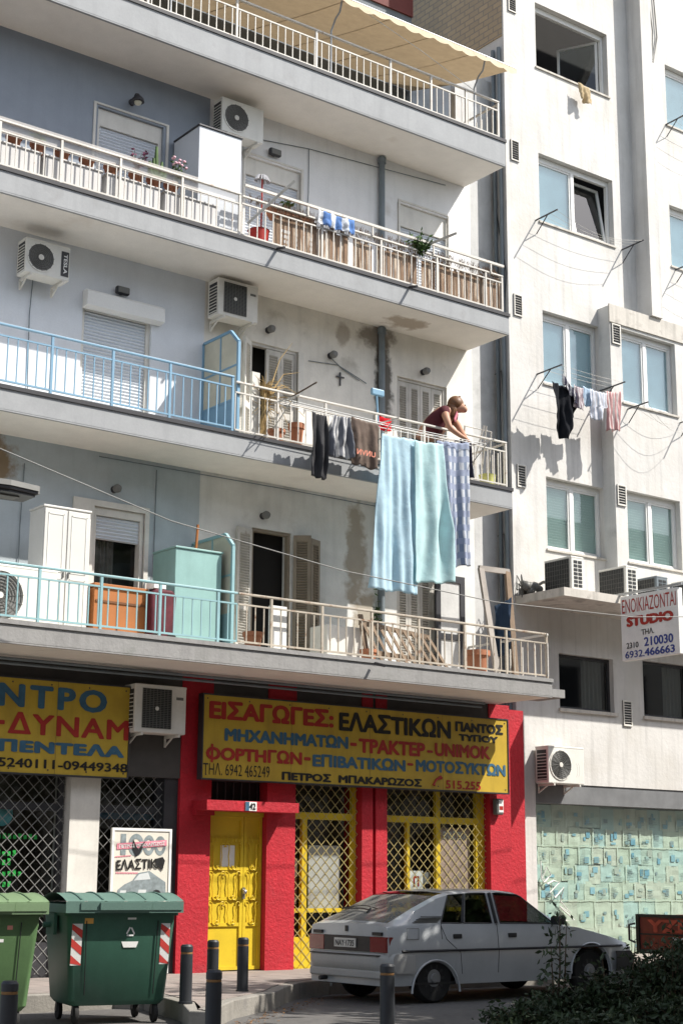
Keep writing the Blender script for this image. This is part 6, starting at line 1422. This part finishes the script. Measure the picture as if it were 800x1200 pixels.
# ---------------------------------------------------------------- unseen street trees added on the near side to shade the road and the car
def tree(label, c, H, R, seed, nl=8500):
    t = thing('shade_tree', label, 'tree', (c[0],c[1],.13), 'unseen street trees added on the near pavement'); rr = random.Random(seed)
    m = MB(); m.tube([(0,0,0),(.03,.02,H*.2),(-.04,.03,H*.38),(0,0,H*.62)], [.17,.14,.12,.06], 10)
    cl = []
    for k in range(11):
        a = k*2.4; z = H*(.40+.5*k/11); e = Vector((math.cos(a)*R*.7, math.sin(a)*R*.7, z+R*.3)); m.tube([(0,0,H*.36+.2*k*H/40),(e.x*.5,e.y*.5,z),e], [.06,.04,.012], 6); cl.append(e)
    m.build('trunk', W['stem'], t, local=True, smooth=60); l = MB()
    for k in range(24):
        a = rr.uniform(0,6.28); q = math.sqrt(rr.random())*R*.85; cl.append(Vector((math.cos(a)*q, math.sin(a)*q, H*rr.uniform(.42,.98))))
    for i in range(nl):
        p = rr.choice(cl)+Vector((rr.gauss(0,.55),rr.gauss(0,.55),rr.gauss(0,.42))); q = math.hypot(p.x, p.y)
        if q > R*1.15: p.x *= R*1.15/q; p.y *= R*1.15/q
        leafq(l, p, rr.uniform(.18,.32), rr, .62)
    l.build('crown', W['leaf'], t, local=True, fixn=False); return t
tree('unseen leafy street tree on the near pavement opposite the parked car', (17.6,-9.0), 8.2, 2.4, 11)
tree('unseen leafy street tree on the near pavement opposite the pickup', (21.2,-9.0), 8.0, 2.4, 12)
tree('unseen leafy street tree on the near pavement beyond the pickup', (25.0,-9.2), 8.2, 2.4, 13)
tree('unseen leafy street tree on the near pavement behind the bushes', (15.6,-12.6), 8.0, 2.4, 14)
tree('unseen leafy street tree on the near pavement to the right of the viewpoint', (11.9,-14.8), 11.0, 2.4, 15)
tree('unseen leafy street tree set back on the near pavement', (19.3,-13.0), 8.5, 2.6, 16)

# ---------------------------------------------------------------- street lamp and span wire
t = thing('street_lamp', 'flat street lamp with pale rim reaching in at the left edge', 'street lamp', (4.6,-3.05,PZ))
m = MB(); m.tube([(4.6,-3.05,PZ),(4.6,-3.05,6.3),(4.9,-3.05,6.45),(6.2,-3.05,6.15),(7.2,-3.05,5.97)], [.08,.06,.05,.035,.03], 10); m.build('pole', W['metal'], t, smooth=50)
m = MB(); m.prism([(7.1,-3.22),(7.75,-3.3),(8.15,-3.22),(8.15,-2.85),(7.75,-2.8),(7.1,-2.9)], 5.93, 6.03, 'z'); m.build('housing', W['darkmetal'], t, bevel=.015)
m = MB(); m.prism([(8.151,-3.22),(8.17,-3.22),(8.17,-2.85),(8.151,-2.85)], 5.94, 6.04, 'z'); m.prism([(7.1,-3.225),(7.75,-3.305),(8.15,-3.225),(8.15,-3.24),(7.75,-3.32),(7.1,-3.24)], 5.97, 6.035, 'z'); m.build('pale_rim', W['lat_grey'], t)
m = MB(); m.prism([(7.12,-3.2),(7.75,-3.27),(8.12,-3.2),(8.12,-2.87),(7.75,-2.83),(7.12,-2.92)], 5.90, 5.929, 'z'); m.build('skirt', W['black'], t)
m = MB(); m.box(7.6,7.95,-3.13,-2.95,5.885,5.899); m.build('lens', W['acgrille'], t)
wp = [(2,-3,8.2),(5,-3,7.25),(7.72,-3,6.48),(10.12,-3,5.93),(12.85,-3,5.62),(15.7,-3,5.49),(18.64,-3,5.57),(19.86,-3,5.70),(24,-3,6.4)]
m = MB(); m.tube(wp, .0075, 6); tag(m.build('span_wire', W['lat_grey'], org=(12,-3,5.6), smooth=80), 'pale thin wire sagging across the street before the lowest balcony', 'wire')

# dry leaves and grit gathered along the kerb
m = MB(); rr = random.Random(21)
for i in range(420):
    k = rr.random(); p = Vector((8.9,-6.05,0)).lerp(Vector((12.6,-2.85,0)), k)+Vector((rr.gauss(.05,.1), -abs(rr.gauss(0,.13))-.06, .012))
    leafq(m, p, rr.uniform(.02,.055), rr, .5); 
for v in m.v: v.z = max(.006, .006+abs(v.z-.012)*.3)
tag(m.build('leaf_litter', M('dry_leaf', (.22,.11,.04), var=.5, scale=9), org=(11,-4.5,.006), fixn=False), 'dry brown leaves gathered in the gutter along the kerb', 'leaf litter', kind='stuff')
